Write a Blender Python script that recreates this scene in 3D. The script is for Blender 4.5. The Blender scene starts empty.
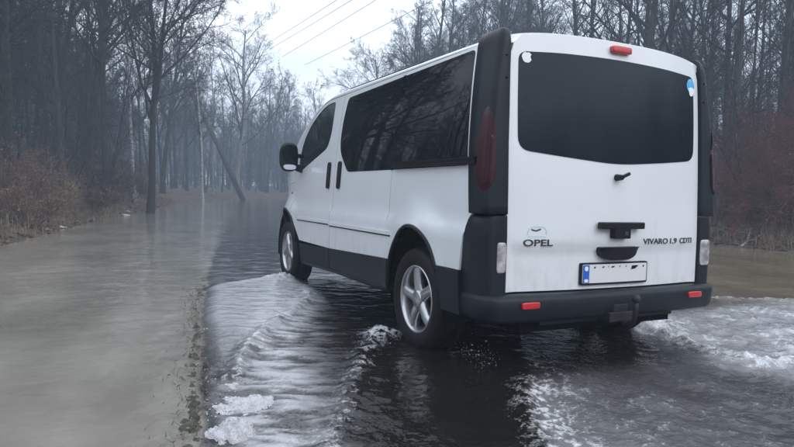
import bpy, bmesh, math, random
import numpy as np
from mathutils import Vector, Matrix
from mathutils.geometry import delaunay_2d_cdt
R = math.radians
sc = bpy.context.scene
col = sc.collection

# ------------------------------------------------------------------ camera
CAM = np.array([-2.7075, -2.5935, 1.0317])
FW = np.array([0.43304227, 0.8998191, -0.0529148])
RT = np.array([0.90137221, -0.43219092, 0.02718739])
UP = np.array([-0.00159444, 0.05946922, 0.99822887])
FPX = 604.11
cam = bpy.data.cameras.new('camera'); cam.lens = 36 * FPX / 794; cam.sensor_width = 36
cam.clip_end = 2000; cam.clip_start = 0.05
co = bpy.data.objects.new('camera', cam); col.objects.link(co)
co.matrix_world = Matrix(((RT[0], UP[0], -FW[0], CAM[0]), (RT[1], UP[1], -FW[1], CAM[1]), (RT[2], UP[2], -FW[2], CAM[2]), (0, 0, 0, 1)))
sc.camera = co

# ------------------------------------------------------------------ sky, sun, exposure
SUN_EL, SUN_AZ = R(36), R(158)          # soft light from behind, a little to the right
w = bpy.data.worlds.new('World'); sc.world = w; w.use_nodes = True
nt = w.node_tree; nt.nodes.clear()
out = nt.nodes.new('ShaderNodeOutputWorld'); bg = nt.nodes.new('ShaderNodeBackground')
sky = nt.nodes.new('ShaderNodeTexSky'); sky.sky_type = 'NISHITA'; sky.sun_disc = False
sky.sun_elevation = SUN_EL; sky.sun_rotation = SUN_AZ; sky.dust_density = 4.0; sky.air_density = 1.0
tc = nt.nodes.new('ShaderNodeTexCoord'); mp = nt.nodes.new('ShaderNodeMapping'); mp.inputs['Scale'].default_value = (1.2, 1.2, 3.2)
no = nt.nodes.new('ShaderNodeTexNoise'); no.inputs['Scale'].default_value = 2.2; no.inputs['Detail'].default_value = 5
rp = nt.nodes.new('ShaderNodeValToRGB')
rp.color_ramp.elements[0].position = 0.32; rp.color_ramp.elements[0].color = (8.2, 9.3, 11.0, 1)
rp.color_ramp.elements[1].position = 0.68; rp.color_ramp.elements[1].color = (13.2, 13.9, 14.9, 1)
mx = nt.nodes.new('ShaderNodeMix'); mx.data_type = 'RGBA'; mx.inputs[0].default_value = 0.88
L = nt.links.new
L(tc.outputs['Generated'], mp.inputs['Vector']); L(mp.outputs[0], no.inputs['Vector']); L(no.outputs['Fac'], rp.inputs['Fac'])
L(sky.outputs[0], mx.inputs[6]); L(rp.outputs[0], mx.inputs[7]); L(mx.outputs[2], bg.inputs['Color'])
bg.inputs['Strength'].default_value = 0.1
L(bg.outputs[0], out.inputs['Surface'])
sl = bpy.data.lights.new('sun', 'SUN'); sl.energy = 0.5; sl.angle = R(25); sl.color = (1, 0.96, 0.91)
so = bpy.data.objects.new('sun', sl); col.objects.link(so)
sd = Vector((math.sin(SUN_AZ) * math.cos(SUN_EL), math.cos(SUN_AZ) * math.cos(SUN_EL), math.sin(SUN_EL)))
sd = Vector((0.30, -0.75, 0.58)).normalized()
so.rotation_euler = sd.to_track_quat('Z', 'Y').to_euler()
sky.sun_elevation = math.asin(sd.z); sky.sun_rotation = math.atan2(sd.x, sd.y)
sc.view_settings.view_transform = 'Standard'; sc.view_settings.look = 'None'
sc.view_settings.exposure = 0.62; sc.view_settings.gamma = 1.0
sc.view_settings.use_curve_mapping = False
sc.render.engine = 'CYCLES'
sc.cycles.volume_bounces = 1; sc.cycles.max_bounces = 8; sc.cycles.transparent_max_bounces = 12
sc.cycles.use_denoising = True

# ------------------------------------------------------------------ helpers
def mat(name, base=(.5, .5, .5), rough=.5, metal=0, spec=.5, coat=0, noise=None, bump=None, emit=None, ior=None):
    """noise=(scale, colour2, lo, hi); bump=(scale, strength, distance)"""
    m = bpy.data.materials.new(name); m.use_nodes = True
    t = m.node_tree; b = t.nodes['Principled BSDF']
    b.inputs['Base Color'].default_value = (*base, 1); b.inputs['Roughness'].default_value = rough
    b.inputs['Metallic'].default_value = metal; b.inputs['Specular IOR Level'].default_value = spec
    b.inputs['Coat Weight'].default_value = coat; b.inputs['Coat Roughness'].default_value = .05
    if ior: b.inputs['IOR'].default_value = ior
    if noise or bump:
        c = t.nodes.new('ShaderNodeTexCoord')
    if noise:
        n = t.nodes.new('ShaderNodeTexNoise'); n.inputs['Scale'].default_value = noise[0]; n.inputs['Detail'].default_value = 6
        r = t.nodes.new('ShaderNodeValToRGB'); r.color_ramp.elements[0].position = noise[2]; r.color_ramp.elements[1].position = noise[3]
        r.color_ramp.elements[0].color = (*base, 1); r.color_ramp.elements[1].color = (*noise[1], 1)
        t.links.new(c.outputs['Object'], n.inputs['Vector']); t.links.new(n.outputs['Fac'], r.inputs['Fac'])
        t.links.new(r.outputs[0], b.inputs['Base Color'])
    if bump:
        n2 = t.nodes.new('ShaderNodeTexNoise'); n2.inputs['Scale'].default_value = bump[0]; n2.inputs['Detail'].default_value = 5
        bb = t.nodes.new('ShaderNodeBump'); bb.inputs['Strength'].default_value = bump[1]; bb.inputs['Distance'].default_value = bump[2]
        t.links.new(c.outputs['Object'], n2.inputs['Vector']); t.links.new(n2.outputs['Fac'], bb.inputs['Height'])
        t.links.new(bb.outputs[0], b.inputs['Normal'])
    if emit:
        b.inputs['Emission Color'].default_value = (*emit[0], 1); b.inputs['Emission Strength'].default_value = emit[1]
    return m

def tag(o, label=None, cat=None, group=None, kind=None):
    if label: o['label'] = label
    if cat: o['category'] = cat
    if group: o['group'] = group
    if kind: o['kind'] = kind
    return o

def mesh(name, v, f, smooth=True):
    me = bpy.data.meshes.new(name)
    if isinstance(v, np.ndarray) and isinstance(f, np.ndarray):
        n, k = f.shape
        me.vertices.add(len(v)); me.vertices.foreach_set('co', np.ascontiguousarray(v, dtype=np.float32).ravel())
        me.loops.add(n * k); me.loops.foreach_set('vertex_index', np.ascontiguousarray(f, dtype=np.int32).ravel())
        me.polygons.add(n); me.polygons.foreach_set('loop_start', np.arange(0, n * k, k, dtype=np.int32))
        me.update(calc_edges=True)
    else:
        me.from_pydata([tuple(map(float, p)) for p in v], [], [tuple(map(int, q)) for q in f])
    if smooth and len(me.polygons):
        me.polygons.foreach_set('use_smooth', np.ones(len(me.polygons), dtype=bool))
    return me

def obj(name, me, m, parent=None):
    o = bpy.data.objects.new(name, me); col.objects.link(o)
    if m is not None and me is not None and len(me.materials) == 0: me.materials.append(m)
    if parent is not None: o.parent = parent
    return o

def empty(name, loc=(0, 0, 0), rz=0.0):
    o = bpy.data.objects.new(name, None); col.objects.link(o); o.location = loc; o.rotation_euler = (0, 0, rz)
    o.empty_display_size = .2
    return o

def bm_obj(name, bm, m, parent=None, smooth=False, bevel=0):
    if bevel:
        bmesh.ops.bevel(bm, geom=[e for e in bm.edges if e.is_manifold and e.calc_face_angle(0) > .5], offset=bevel, segments=3, affect='EDGES', profile=.6, clamp_overlap=True)
    bmesh.ops.recalc_face_normals(bm, faces=bm.faces)
    me = bpy.data.meshes.new(name); bm.to_mesh(me); bm.free()
    if smooth: me.polygons.foreach_set('use_smooth', np.ones(len(me.polygons), dtype=bool))
    return obj(name, me, m, parent)

def box(bm, c, s, rot=None):
    r = bmesh.ops.create_cube(bm, size=1)
    M = Matrix.Translation(c) @ (rot.to_4x4() if rot else Matrix()) @ Matrix.Diagonal((*s, 1))
    bmesh.ops.transform(bm, matrix=M, verts=r['verts'])
    return r['verts']

def tube(V, F, pts, rad, n=6, cap=True):
    """append a tapered tube to the lists V, F"""
    pts = np.asarray(pts, float); k = len(pts); b0 = len(V)
    d = np.empty_like(pts); d[:-1] = pts[1:] - pts[:-1]; d[-1] = d[-2]
    if k > 2: d[1:-1] = (pts[2:] - pts[:-2])
    d /= np.linalg.norm(d, axis=1)[:, None] + 1e-12
    ref = np.array([0.31, 0.17, 0.93]) if abs(d[0] @ np.array([0.31, 0.17, 0.93])) < .9 else np.array([1., 0.1, 0.])
    a = np.cross(d, ref); a /= np.linalg.norm(a, axis=1)[:, None] + 1e-12
    b = np.cross(d, a)
    th = np.arange(n) * (2 * math.pi / n)
    rad = np.broadcast_to(np.asarray(rad, float), (k,))
    ring = pts[:, None, :] + rad[:, None, None] * (np.cos(th)[None, :, None] * a[:, None, :] + np.sin(th)[None, :, None] * b[:, None, :])
    V.extend(ring.reshape(-1, 3).tolist())
    for i in range(k - 1):
        o = b0 + i * n
        for j in range(n):
            j2 = (j + 1) % n
            F.append((o + j, o + j2, o + n + j2, o + n + j))
    if cap and n > 3:
        F.append(tuple(b0 + j for j in range(n))[::-1]); F.append(tuple(b0 + (k - 1) * n + j for j in range(n)))

class Tubes:
    """collects many tapered tubes and builds them all at once"""
    def __init__(self): self.d = {}
    def add(self, pts, rad, n): self.d.setdefault((len(pts), n), []).append((pts, rad))
    def build(self, name):
        VV, FF, off = [], [], 0
        for (k, n), L_ in self.d.items():
            P = np.array([q[0] for q in L_], float); Rr = np.array([np.broadcast_to(q[1], (k,)) for q in L_], float); m_ = len(P)
            d = np.empty_like(P); d[:, :-1] = P[:, 1:] - P[:, :-1]; d[:, -1] = d[:, -2]
            if k > 2: d[:, 1:-1] = P[:, 2:] - P[:, :-2]
            d /= np.linalg.norm(d, axis=2)[..., None] + 1e-12
            ref = np.where((np.abs(d[:, 0] @ np.array([.31, .17, .93])) < .9)[:, None], np.array([[.31, .17, .93]]), np.array([[1., .1, 0.]]))[:, None, :]
            a = np.cross(d, np.broadcast_to(ref, d.shape)); a /= np.linalg.norm(a, axis=2)[..., None] + 1e-12; b = np.cross(d, a)
            th = np.arange(n) * (2 * math.pi / n)
            ring = P[:, :, None, :] + Rr[:, :, None, None] * (np.cos(th)[None, None, :, None] * a[:, :, None, :] + np.sin(th)[None, None, :, None] * b[:, :, None, :])
            VV.append(ring.reshape(-1, 3))
            i_ = np.arange(k - 1)[:, None]; j_ = np.arange(n)[None, :]; j2 = (j_ + 1) % n
            q = np.stack([i_ * n + j_, i_ * n + j2, (i_ + 1) * n + j2, (i_ + 1) * n + j_], 2).reshape(-1, 4)
            FF.append((q[None] + (np.arange(m_) * k * n)[:, None, None]).reshape(-1, 4) + off); off += m_ * k * n
        return mesh(name, np.concatenate(VV), np.concatenate(FF))

def tube_obj(name, pts, rad, m, parent=None, n=8):
    V, F = [], []; tube(V, F, pts, rad, n)
    return obj(name, mesh(name, V, F), m, parent)

def lathe(name, prof, m, parent, n=48, axis='x'):
    """profile of (axial, radius), spun about the x axis"""
    V, F = [], []; k = len(prof)
    for i in range(n):
        t = 2 * math.pi * i / n
        for (a, r) in prof: V.append((a, r * math.cos(t), r * math.sin(t)))
    for i in range(n):
        for j in range(k - 1):
            F.append((i * k + j, ((i + 1) % n) * k + j, ((i + 1) % n) * k + j + 1, i * k + j + 1))
    return mesh(name, V, F)

def smooth01(a, b, x):
    t = np.clip((np.asarray(x, float) - a) / (b - a), 0, 1); return t * t * (3 - 2 * t)

def hash2(i, j, s):
    h = np.sin(i * 127.1 + j * 311.7 + s * 74.7) * 43758.5453
    return h - np.floor(h)
def vnoise(x, y, s=0):
    x = np.asarray(x, float); y = np.asarray(y, float)
    i = np.floor(x); j = np.floor(y); u = x - i; v = y - j; u = u * u * (3 - 2 * u); v = v * v * (3 - 2 * v)
    return (hash2(i, j, s) * (1 - u) + hash2(i + 1, j, s) * u) * (1 - v) + (hash2(i, j + 1, s) * (1 - u) + hash2(i + 1, j + 1, s) * u) * v
def fbm(x, y, s=0, o=4):
    a, t, n = .5, 0, 0
    for k in range(o):
        t = t + a * vnoise(x * 2 ** k + 13.7 * k, y * 2 ** k + 7.1 * k, s + k); n += a; a *= .5
    return t / n

# ------------------------------------------------------------------ place: road edge, ground heights
EY = [-200, -40, -.23, 2.9, 7.2, 13.6, 31.8, 42, 52, 62, 75, 100, 200, 500]
EX = [-34.5, -8.8, -2.37, -1.94, -1.16, .09, 3.9, 7.5, 13.5, 24, 45, 98, 320, 1000]
def side_s(x, y):                       # metres to the right of the road's left edge
    e = np.interp(y, EY, EX); sl = (np.interp(np.asarray(y) + 2, EY, EX) - np.interp(np.asarray(y) - 2, EY, EX)) / 4
    return (np.asarray(x, float) - e) / np.sqrt(1 + sl * sl)
WATER = .03
ROADW = 6.3
def ground_h(x, y):
    s = side_s(x, y)
    n = fbm(np.asarray(x) * .35, np.asarray(y) * .35, 3) - .5
    n2 = fbm(np.asarray(x) * 1.6, np.asarray(y) * 1.6, 9) - .5
    zl = np.interp(s, [-60, -25, -9, -4.2, -3.3, -2.6, -.6, -.1, 0], [1.4, 1.0, .55, .28, .06, -.2, -.22, -.08, -.06])
    zr = np.interp(s, [ROADW, ROADW + .3, ROADW + 3, 10.3, 11.2, 12.5, 18, 30, 80], [-.06, -.1, -.2, -.1, .1, .32, .6, 1.0, 1.6])
    z = np.where(s < 0, zl, np.where(s > ROADW, zr, -.06))
    rough = np.clip(np.where(s < 0, (-s - 2.4) / 2, (s - 10) / 2), 0, 1)
    return z + rough * (n * .5 + n2 * .18)

def at(u, depth):                       # a spot on the ground in that direction, that far off
    p = CAM + depth * (FW + RT * ((u - 397) / FPX))
    return float(p[0]), float(p[1])

# ------------------------------------------------------------------ materials
M = {}
M['paint'] = mat('white_paint', (.78, .805, .835),   .34, coat=.9, noise=(2.3, (.75, .775, .80), .35, .75))
M['plastic'] = mat('grey_plastic', (.010, .013, .018), .42, spec=.22, noise=(5, (.016, .020, .026), .3, .7), bump=(260, .08, .002))
M['black'] = mat('black_plastic', (.006, .006, .008), .38, spec=.3)
M['rubber'] = mat('rubber', (.007, .007, .008), .6, spec=.22, noise=(12, (.016, .015, .014), .45, .8), bump=(60, .2, .004))
M['under'] = mat('underbody', (.004, .004, .004), .85, spec=.15)
M['alloy'] = mat('alloy', (.55, .56, .58), .28, metal=.85, noise=(9, (.42, .42, .43), .4, .8))
M['steel'] = mat('dark_steel', (.020, .020, .021), .55, metal=.3, noise=(20, (.035, .031, .029), .45, .7))
M['badge'] = mat('badge_chrome', (.06, .065, .075), .35, metal=.4)
M['seat'] = mat('seat_cloth', (.05, .05, .055), .9, noise=(30, (.07, .07, .075), .4, .6))
M['red'] = mat('red_lens', (.55, .012, .02), .12, coat=.6, spec=.6)
M['darkred'] = mat('dark_red_lens', (.030, .005, .008), .2, spec=.25, noise=(5, (.055, .006, .010), .4, .7))
M['bowl'] = mat('lamp_bowl', (.14, .010, .018), .2, coat=.5)
M['clear'] = mat('clear_lens', (.24, .23, .24), .14, coat=.5, noise=(16, (.56, .53, .54), .42, .64), bump=(90, .25, .004))
M['platew'] = mat('plate_white', (.72, .73, .74), .35)
M['blue'] = mat('plate_blue', (.02, .14, .55), .35)
M['stickw'] = mat('sticker_white', (.85, .86, .88), .4)
M['stickb'] = mat('sticker_blue', (.05, .38, .72), .4, noise=(14, (.25, .62, .85), .4, .6))
M['stickp'] = mat('sticker_pale', (.52, .68, .74), .45)
M['mirror'] = mat('mirror_glass', (.75, .77, .8), .02, metal=1)

def dirty(m):
    t = m.node_tree; b = t.nodes['Principled BSDF']; N = t.nodes.new; K = t.links.new
    src = b.inputs['Base Color'].links[0].from_socket
    c = N('ShaderNodeTexCoord'); sx = N('ShaderNodeSeparateXYZ'); K(c.outputs['Object'], sx.inputs[0])
    n = N('ShaderNodeTexNoise'); n.inputs['Scale'].default_value = 7; n.inputs['Detail'].default_value = 9; n.inputs['Roughness'].default_value = .7
    mp_ = N('ShaderNodeMapping'); mp_.inputs['Scale'].default_value = (1.6, 1.6, .55); K(c.outputs['Object'], mp_.inputs[0]); K(mp_.outputs[0], n.inputs['Vector'])
    h = N('ShaderNodeMapRange'); h.inputs[1].default_value = 1.05; h.inputs[2].default_value = .45; h.inputs[3].default_value = -.2; h.inputs[4].default_value = .05; K(sx.outputs['Z'], h.inputs[0])
    a = N('ShaderNodeMath'); a.operation = 'ADD'; K(n.outputs['Fac'], a.inputs[0]); K(h.outputs[0], a.inputs[1])
    r = N('ShaderNodeMapRange'); r.inputs[1].default_value = .48; r.inputs[2].default_value = .80; r.inputs[3].default_value = 0; r.inputs[4].default_value = .42; K(a.outputs[0], r.inputs[0])
    mx_ = N('ShaderNodeMix'); mx_.data_type = 'RGBA'; K(r.outputs[0], mx_.inputs[0]); K(src, mx_.inputs[6]); mx_.inputs[7].default_value = (.40, .37, .33, 1); K(mx_.outputs[2], b.inputs['Base Color'])
    q = N('ShaderNodeMapRange'); q.inputs[1].default_value = 0; q.inputs[2].default_value = .4; q.inputs[3].default_value = .34; q.inputs[4].default_value = .7; K(r.outputs[0], q.inputs[0]); K(q.outputs[0], b.inputs['Roughness'])
dirty(M['paint'])
def glass(name, trans, tint):
    m = bpy.data.materials.new(name); m.use_nodes = True; t = m.node_tree; b = t.nodes['Principled BSDF']
    b.inputs['Base Color'].default_value = (.006, .008, .010, 1); b.inputs['Roughness'].default_value = .025
    b.inputs['IOR'].default_value = 1.32; b.inputs['Specular IOR Level'].default_value = .3
    tr = t.nodes.new('ShaderNodeBsdfTransparent'); tr.inputs['Color'].default_value = (*tint, 1)
    ms = t.nodes.new('ShaderNodeMixShader'); ms.inputs[0].default_value = trans
    o = t.nodes['Material Output']
    t.links.new(b.outputs[0], ms.inputs[1]); t.links.new(tr.outputs[0], ms.inputs[2]); t.links.new(ms.outputs[0], o.inputs['Surface'])
    return m
M['rearglass'] = glass('rear_glass', .04, (.5, .52, .55)); M['rearglass'].node_tree.nodes['Principled BSDF'].inputs['Roughness'].default_value = .13; M['rearglass'].node_tree.nodes['Principled BSDF'].inputs['Specular IOR Level'].default_value = .5; M['rearglass'].node_tree.nodes['Principled BSDF'].inputs['IOR'].default_value = 1.4
_rg = M['rearglass'].node_tree.nodes['Principled BSDF']; _rg.inputs['Base Color'].default_value = (.003, .006, .011, 1); _rg.inputs['Specular Tint'].default_value = (.72, .90, 1, 1)
M['tint'] = glass('tinted_glass', .05, (.5, .52, .55))
M['glass'] = glass('door_glass', .35, (.75, .82, .8))

# ================================================================== VAN
van = tag(empty('van'), 'white panel van with dark tinted windows driving away through the flood water', 'van')
_zz = [.25, .36, .5, .7, .93, 1.1, 1.2, 1.35, 1.6, 1.83, 1.95]
_hw = [.868, .885, .893, .897, .894, .888, .882, .866, .838, .80, .775]
_pz = np.polyfit(_zz, _hw, 4)
RW, FWL = (.87, .335), (3.955, .335)
def S(y, z):
    y = np.asarray(y, float); z = np.asarray(z, float)
    x = np.polyval(_pz, z) + .026 * (1 - smooth01(.80, .885, z))
    x = x - np.where(y > 3.4, .30 * (np.clip(y - 3.4, 0, 9) / 1.35) ** 3, 0) - np.where(y < .6, .010 * ((.6 - y) / .5) ** 2, 0)
    for (cy, cz) in (RW, FWL):
        r = np.hypot((y - cy) / .40, (z - cz) / .48)
        x = x + .026 * (1 - smooth01(1.12, 1.42, r)) * smooth01(.70, .88, z) + .010 * np.exp(-((r - 1.0) / .12) ** 2) * (z < 1.2)
    return x
def G(x, z):                            # rear face: y of the tailgate skin
    x = np.asarray(x, float); z = np.asarray(z, float)
    b = np.interp(z, [.4, .5, .8, 1.15, 1.5, 1.95], [.046, .045, .047, .06, .077, .105]) + .048 * (np.abs(x) / .75) ** 2.2
    return b + .020 * (1 - smooth01(.728, .744, z)) * smooth01(.735, .70, np.abs(x))
ZT_Y = [.0, .12, .2, .32, .6, 1.8, 2.6, 2.85, 3.05, 3.25, 3.5, 3.75, 3.95, 4.15, 4.25, 4.4, 4.58, 4.68, 4.74]
ZT_Z = [1.925, 1.945, 1.957, 1.966, 1.972, 1.985, 1.992, 1.982, 1.955, 1.90, 1.79, 1.65, 1.49, 1.30, 1.21, 1.13, 1.03, .93, .84]
def _sm(ys, zs):
    yy = np.linspace(ys[0], ys[-1], 400); zz = np.interp(yy, ys, zs); k = np.ones(11) / 11
    zp = np.pad(zz, 5, mode='edge'); return yy, np.convolve(zp, k, 'valid')
ZTg = _sm(ZT_Y, ZT_Z)
def ZT(y): return np.interp(y, *ZTg)
def ZE(y): return ZT(y) - np.interp(y, [0, 2.6, 3.3, 4.2, 4.74], [.088, .095, .085, .07, .07])
def T(y, u):                            # top skin: roof, windscreen, bonnet
    y = np.asarray(y, float); u = np.asarray(u, float)
    ze, zt = ZE(y), ZT(y); xe = S(y, ze)
    return xe * u, y, ze + (zt - ze) * np.sqrt(np.clip(1 - np.abs(u) ** 2.7, 0, 1))

def densify(p, d):
    o = []
    for i, a in enumerate(p):
        b = p[(i + 1) % len(p)]; n = max(1, int(math.ceil(math.dist(a, b) / d)))
        for k in range(n): o.append((a[0] + (b[0] - a[0]) * k / n, a[1] + (b[1] - a[1]) * k / n))
    return o
def inside(P, x, y):
    x = np.asarray(x); y = np.asarray(y); c = np.zeros(x.shape, bool); n = len(P)
    for i in range(n):
        x1, y1 = P[i]; x2, y2 = P[(i + 1) % n]
        if y1 == y2: continue
        c ^= ((y1 > y) != (y2 > y)) & (x < (x2 - x1) * (y - y1) / (y2 - y1) + x1)
    return c
def rounded(p, r, n=6):
    """round the corners of a polygon; r is one radius or a list"""
    o = []; k = len(p)
    for i in range(k):
        a, b, c = np.array(p[i - 1]), np.array(p[i]), np.array(p[(i + 1) % k])
        rr = r[i] if isinstance(r, (list, tuple)) else r
        if rr <= 0: o.append(tuple(b)); continue
        la, lc = np.linalg.norm(a - b), np.linalg.norm(c - b); rr = min(rr, la * .48, lc * .48)
        p0 = b + (a - b) / la * rr; p1 = b + (c - b) / lc * rr
        for t in np.linspace(0, 1, n): o.append(tuple((1 - t) ** 2 * p0 + 2 * t * (1 - t) * b + t * t * p1))
    return o
def panel_mesh(name, outline, fn, out, holes=(), thick=.014, grid=.06, dens=.035):
    """skin over a 2-D outline. fn(a, b) -> xyz ; out = outward direction"""
    loops = [densify(outline, dens)] + [densify(h, dens) for h in holes]
    pts, edges = [], []
    for lp in loops:
        b = len(pts); pts += lp; edges += [(b + i, b + (i + 1) % len(lp)) for i in range(len(lp))]
    A = np.array(loops[0]); a0, a1 = A.min(0), A.max(0)
    gx, gy = np.meshgrid(np.arange(a0[0] + grid / 2, a1[0], grid), np.arange(a0[1] + grid / 2, a1[1], grid)); gx, gy = gx.ravel(), gy.ravel()
    ok = inside(loops[0], gx, gy)
    for h in loops[1:]: ok &= ~inside(h, gx, gy)
    B = np.array(pts)
    gp = np.stack([gx[ok], gy[ok]], 1)
    if len(gp):
        dm = np.min(np.hypot(gp[:, None, 0] - B[None, :, 0], gp[:, None, 1] - B[None, :, 1]), axis=1)
        gp = gp[dm > grid * .35]
    allp = [Vector(p) for p in pts] + [Vector(p) for p in gp.tolist()]
    r = delaunay_2d_cdt(allp, edges, [], 0, 1e-6)
    V2 = np.array([tuple(v) for v in r[0]]); F = np.array(r[2])
    cx, cy = V2[F].mean(1).T
    ok = inside(loops[0], cx, cy)
    for h in loops[1:]: ok &= ~inside(h, cx, cy)
    F = F[ok]
    e1 = V2[F[:, 1]] - V2[F[:, 0]]; e2 = V2[F[:, 2]] - V2[F[:, 0]]
    F = F[np.abs(e1[:, 0] * e2[:, 1] - e1[:, 1] * e2[:, 0]) > 2e-6]
    X = np.stack([np.broadcast_to(q, V2.shape[:1]) for q in fn(V2[:, 0], V2[:, 1])], 1)
    out = np.array(out, float)
    nrm = np.cross(X[F[:, 1]] - X[F[:, 0]], X[F[:, 2]] - X[F[:, 0]])
    fl = (nrm @ out) < 0; F[fl] = F[fl][:, ::-1]
    verts = X.tolist(); faces = [tuple(f) for f in F.tolist()]
    nsk = len(faces)
    if thick:
        cnt = {}
        for f in faces:
            for i in range(3):
                e = (f[i], f[(i + 1) % 3]); cnt[e] = 1
        bd = [e for e in cnt if (e[1], e[0]) not in cnt]
        for (i, j) in bd:
            k = len(verts); verts += [X[i].tolist(), X[j].tolist(), (X[j] - out * thick).tolist(), (X[i] - out * thick).tolist()]
            faces.append((k + 1, k, k + 3, k + 2))
    me = mesh(name, verts, faces)
    return me
def side_panel(name, outline, m, parent, sg, off=0., holes=(), thick=.014, grid=.06):
    me = panel_mesh(name, outline, lambda y, z: (sg * (S(y, z) + off), y, z), (sg, 0, 0), holes, thick, grid)
    return obj(name, me, m, parent)
def rear_panel(name, outline, m, parent, off=0., holes=(), thick=.014, grid=.06, dens=.035):
    me = panel_mesh(name, outline, lambda x, z: (x, G(x, z) - off, z), (0, -1, 0), holes, thick, grid, dens)
    return obj(name, me, m, parent)
def arch(c, rx, rz, a0, a1, n=22):
    return [(c[0] + rx * math.cos(t), c[1] + rz * math.sin(t)) for t in np.linspace(a0, a1, n)]

RX, RZ = .385, .485
a_r = math.asin((.60 - .335) / RZ); a_b = math.asin((.34 - .335) / RZ)
WIN_MAIN_F = rounded([(2.40, 1.835), (2.44, 1.60), (2.43, 1.38), (2.19, 1.185), (1.315, 1.185), (1.315, 1.85)], [.05, .2, .14, .05, .015, .015])
WIN_MAIN_R = rounded([(1.300, 1.85), (1.300, 1.185), (.315, 1.19), (.40, 1.86)], [.015, .015, .02, .03])
WIN_DOOR = rounded([(2.735, 1.845), (2.705, 1.56), (2.77, 1.415), (3.59, 1.205), (3.66, 1.30), (3.58, 1.52), (3.40, 1.68), (3.14, 1.80), (2.95, 1.845)], [.05, .15, .12, .05, .08, .1, .1, .15, .1])
def ze_line(y0, y1, n=14): return [(y, float(ZE(y))) for y in np.linspace(y0, y1, n)]
for sg in (-1, 1):
    # front door
    dclad = lambda y: np.interp(y, [1.2, 3.45], [.56, .475])
    sill = lambda y: np.interp(y, [1.2, 2.5, 3.3], [.35, .335, .305])
    ft = 3.42
    frontline = [(3.44, float(dclad(3.44)) + .03)] + arch(FWL, .445, .50, math.pi - .72, math.pi - .98, 4) + [(3.72, .86), (3.74, 1.1), (3.72, 1.3), (3.66, 1.47), (3.50, 1.635), (3.30, 1.76), (3.10, 1.845), (2.92, 1.876)]
    fd = [(2.512, 1.876), (2.512, float(dclad(2.512)))] + frontline
    door = side_panel('front_door', fd, M['paint'], van, sg, holes=[WIN_DOOR])
    side_panel('window', WIN_DOOR, M['glass'], door, sg, off=-.004)
    WD = np.array(WIN_DOOR); cc = WD.mean(0)
    side_panel('cladding', [(2.512, float(dclad(2.512)) - .004), (2.512, float(sill(2.512))), (3.40, float(sill(3.40))), (3.42, float(dclad(3.42)) - .004)], M['plastic'], door, sg, off=.008)
    side_panel('handle', rounded([(2.612, 1.28), (2.612, 1.04), (2.680, 1.04), (2.680, 1.28)], .033), M['black'], door, sg, off=.016, thick=.018, grid=.03)
    # sliding door and rear quarter
    sd_ = [(2.500, 1.878), (1.307, 1.878), (1.307, .80)] + arch(RW, .40, .505, .95, .42, 5) + [(1.225, float(dclad(1.22))), (2.500, float(dclad(2.5)))]
    sdo = side_panel('sliding_door', sd_, M['paint'], van, sg, holes=[WIN_MAIN_F])
    side_panel('window', WIN_MAIN_F, M['tint'], sdo, sg, off=.003)
    side_panel('cladding', [(2.500, float(dclad(2.5)) - .004), (1.235, float(dclad(1.22)) - .004), (1.262, .42), (1.262, float(sill(1.26))), (2.500, float(sill(2.5)))], M['plastic'], sdo, sg, off=.008)
    side_panel('handle', rounded([(2.338, 1.28), (2.338, 1.04), (2.406, 1.04), (2.406, 1.28)], .033), M['black'], sdo, sg, off=.016, thick=.018, grid=.03)
    q = [(1.300, .80)] + arch(RW, RX, RZ, .95, math.pi - a_r) + [(.305, .60), (.275, .80), (.235, .92), (.29, 1.27), (.34, 1.72), (.36, 1.878), (1.300, 1.878)]
    rq = side_panel('rear_quarter', q, M['paint'], van, sg, holes=[WIN_MAIN_R], grid=.045)
    side_panel('window', WIN_MAIN_R, M['tint'], rq, sg, off=.003)
    side_panel('window_divider', [(1.290, 1.182), (1.290, 1.855), (1.325, 1.855), (1.325, 1.182)], M['tint'], rq, sg, off=.004, thick=.02)
    # cant rail above the doors, from tail to A-pillar
    cr = ze_line(.16, 4.22, 60) + [(4.22, 1.06), (4.0, 1.08), (3.755, 1.10)] + [(3.735, 1.3), (3.675, 1.478), (3.513, 1.645), (3.307, 1.772), (3.104, 1.856), (2.92, 1.884), (2.5, 1.884), (.16, 1.884)]
    side_panel('roof_side', cr, M['paint'], van, sg, thick=.008)
    # front wing
    wing = [(3.735, 1.098), (3.735, .86)] + arch(FWL, .43, .485, math.pi - 1.0, .35, 16) + [(4.62, .50), (4.66, .70), (4.60, .90), (4.45, 1.0), (4.22, 1.055), (3.99, 1.075)]
    side_panel('front_wing', wing, M['paint'], van, sg)
    hl = rounded([(4.36, .72), (4.30, .80), (4.33, .98), (4.52, .93), (4.63, .78), (4.58, .70)], .03)
    side_panel('headlight', hl, M['clear'], van, sg, off=.01)
    # rub strip on the flank
    for (y0, y1, nm) in ((2.515, 3.50, 'rub_strip'), (1.215, 2.497, 'rub_strip')):
        side_panel(nm, [(y0, .727), (y1, .717), (y1, .742), (y0, .752)], M['paint'], door if y0 > 2.5 else sdo, sg, off=.011, thick=.013)
        side_panel('strip_shadow', [(y0, .716), (y1, .706), (y1, .7165), (y0, .7265)], M['plastic'], door if y0 > 2.5 else sdo, sg, off=.004, thick=.006)  # thin dark strip painting the shadow line below the rub strip
    # sill under the doors
    V, F = [], []; tube(V, F, [(sg * (float(S(y, .33)) - .02), y, float(sill(y)) - .012) for y in np.linspace(1.27, 3.40, 12)], .028, 8)
    obj('sill', mesh('sill', V, F), M['plastic'], van)
    # sliding door rail
    bm = bmesh.new()
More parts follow.
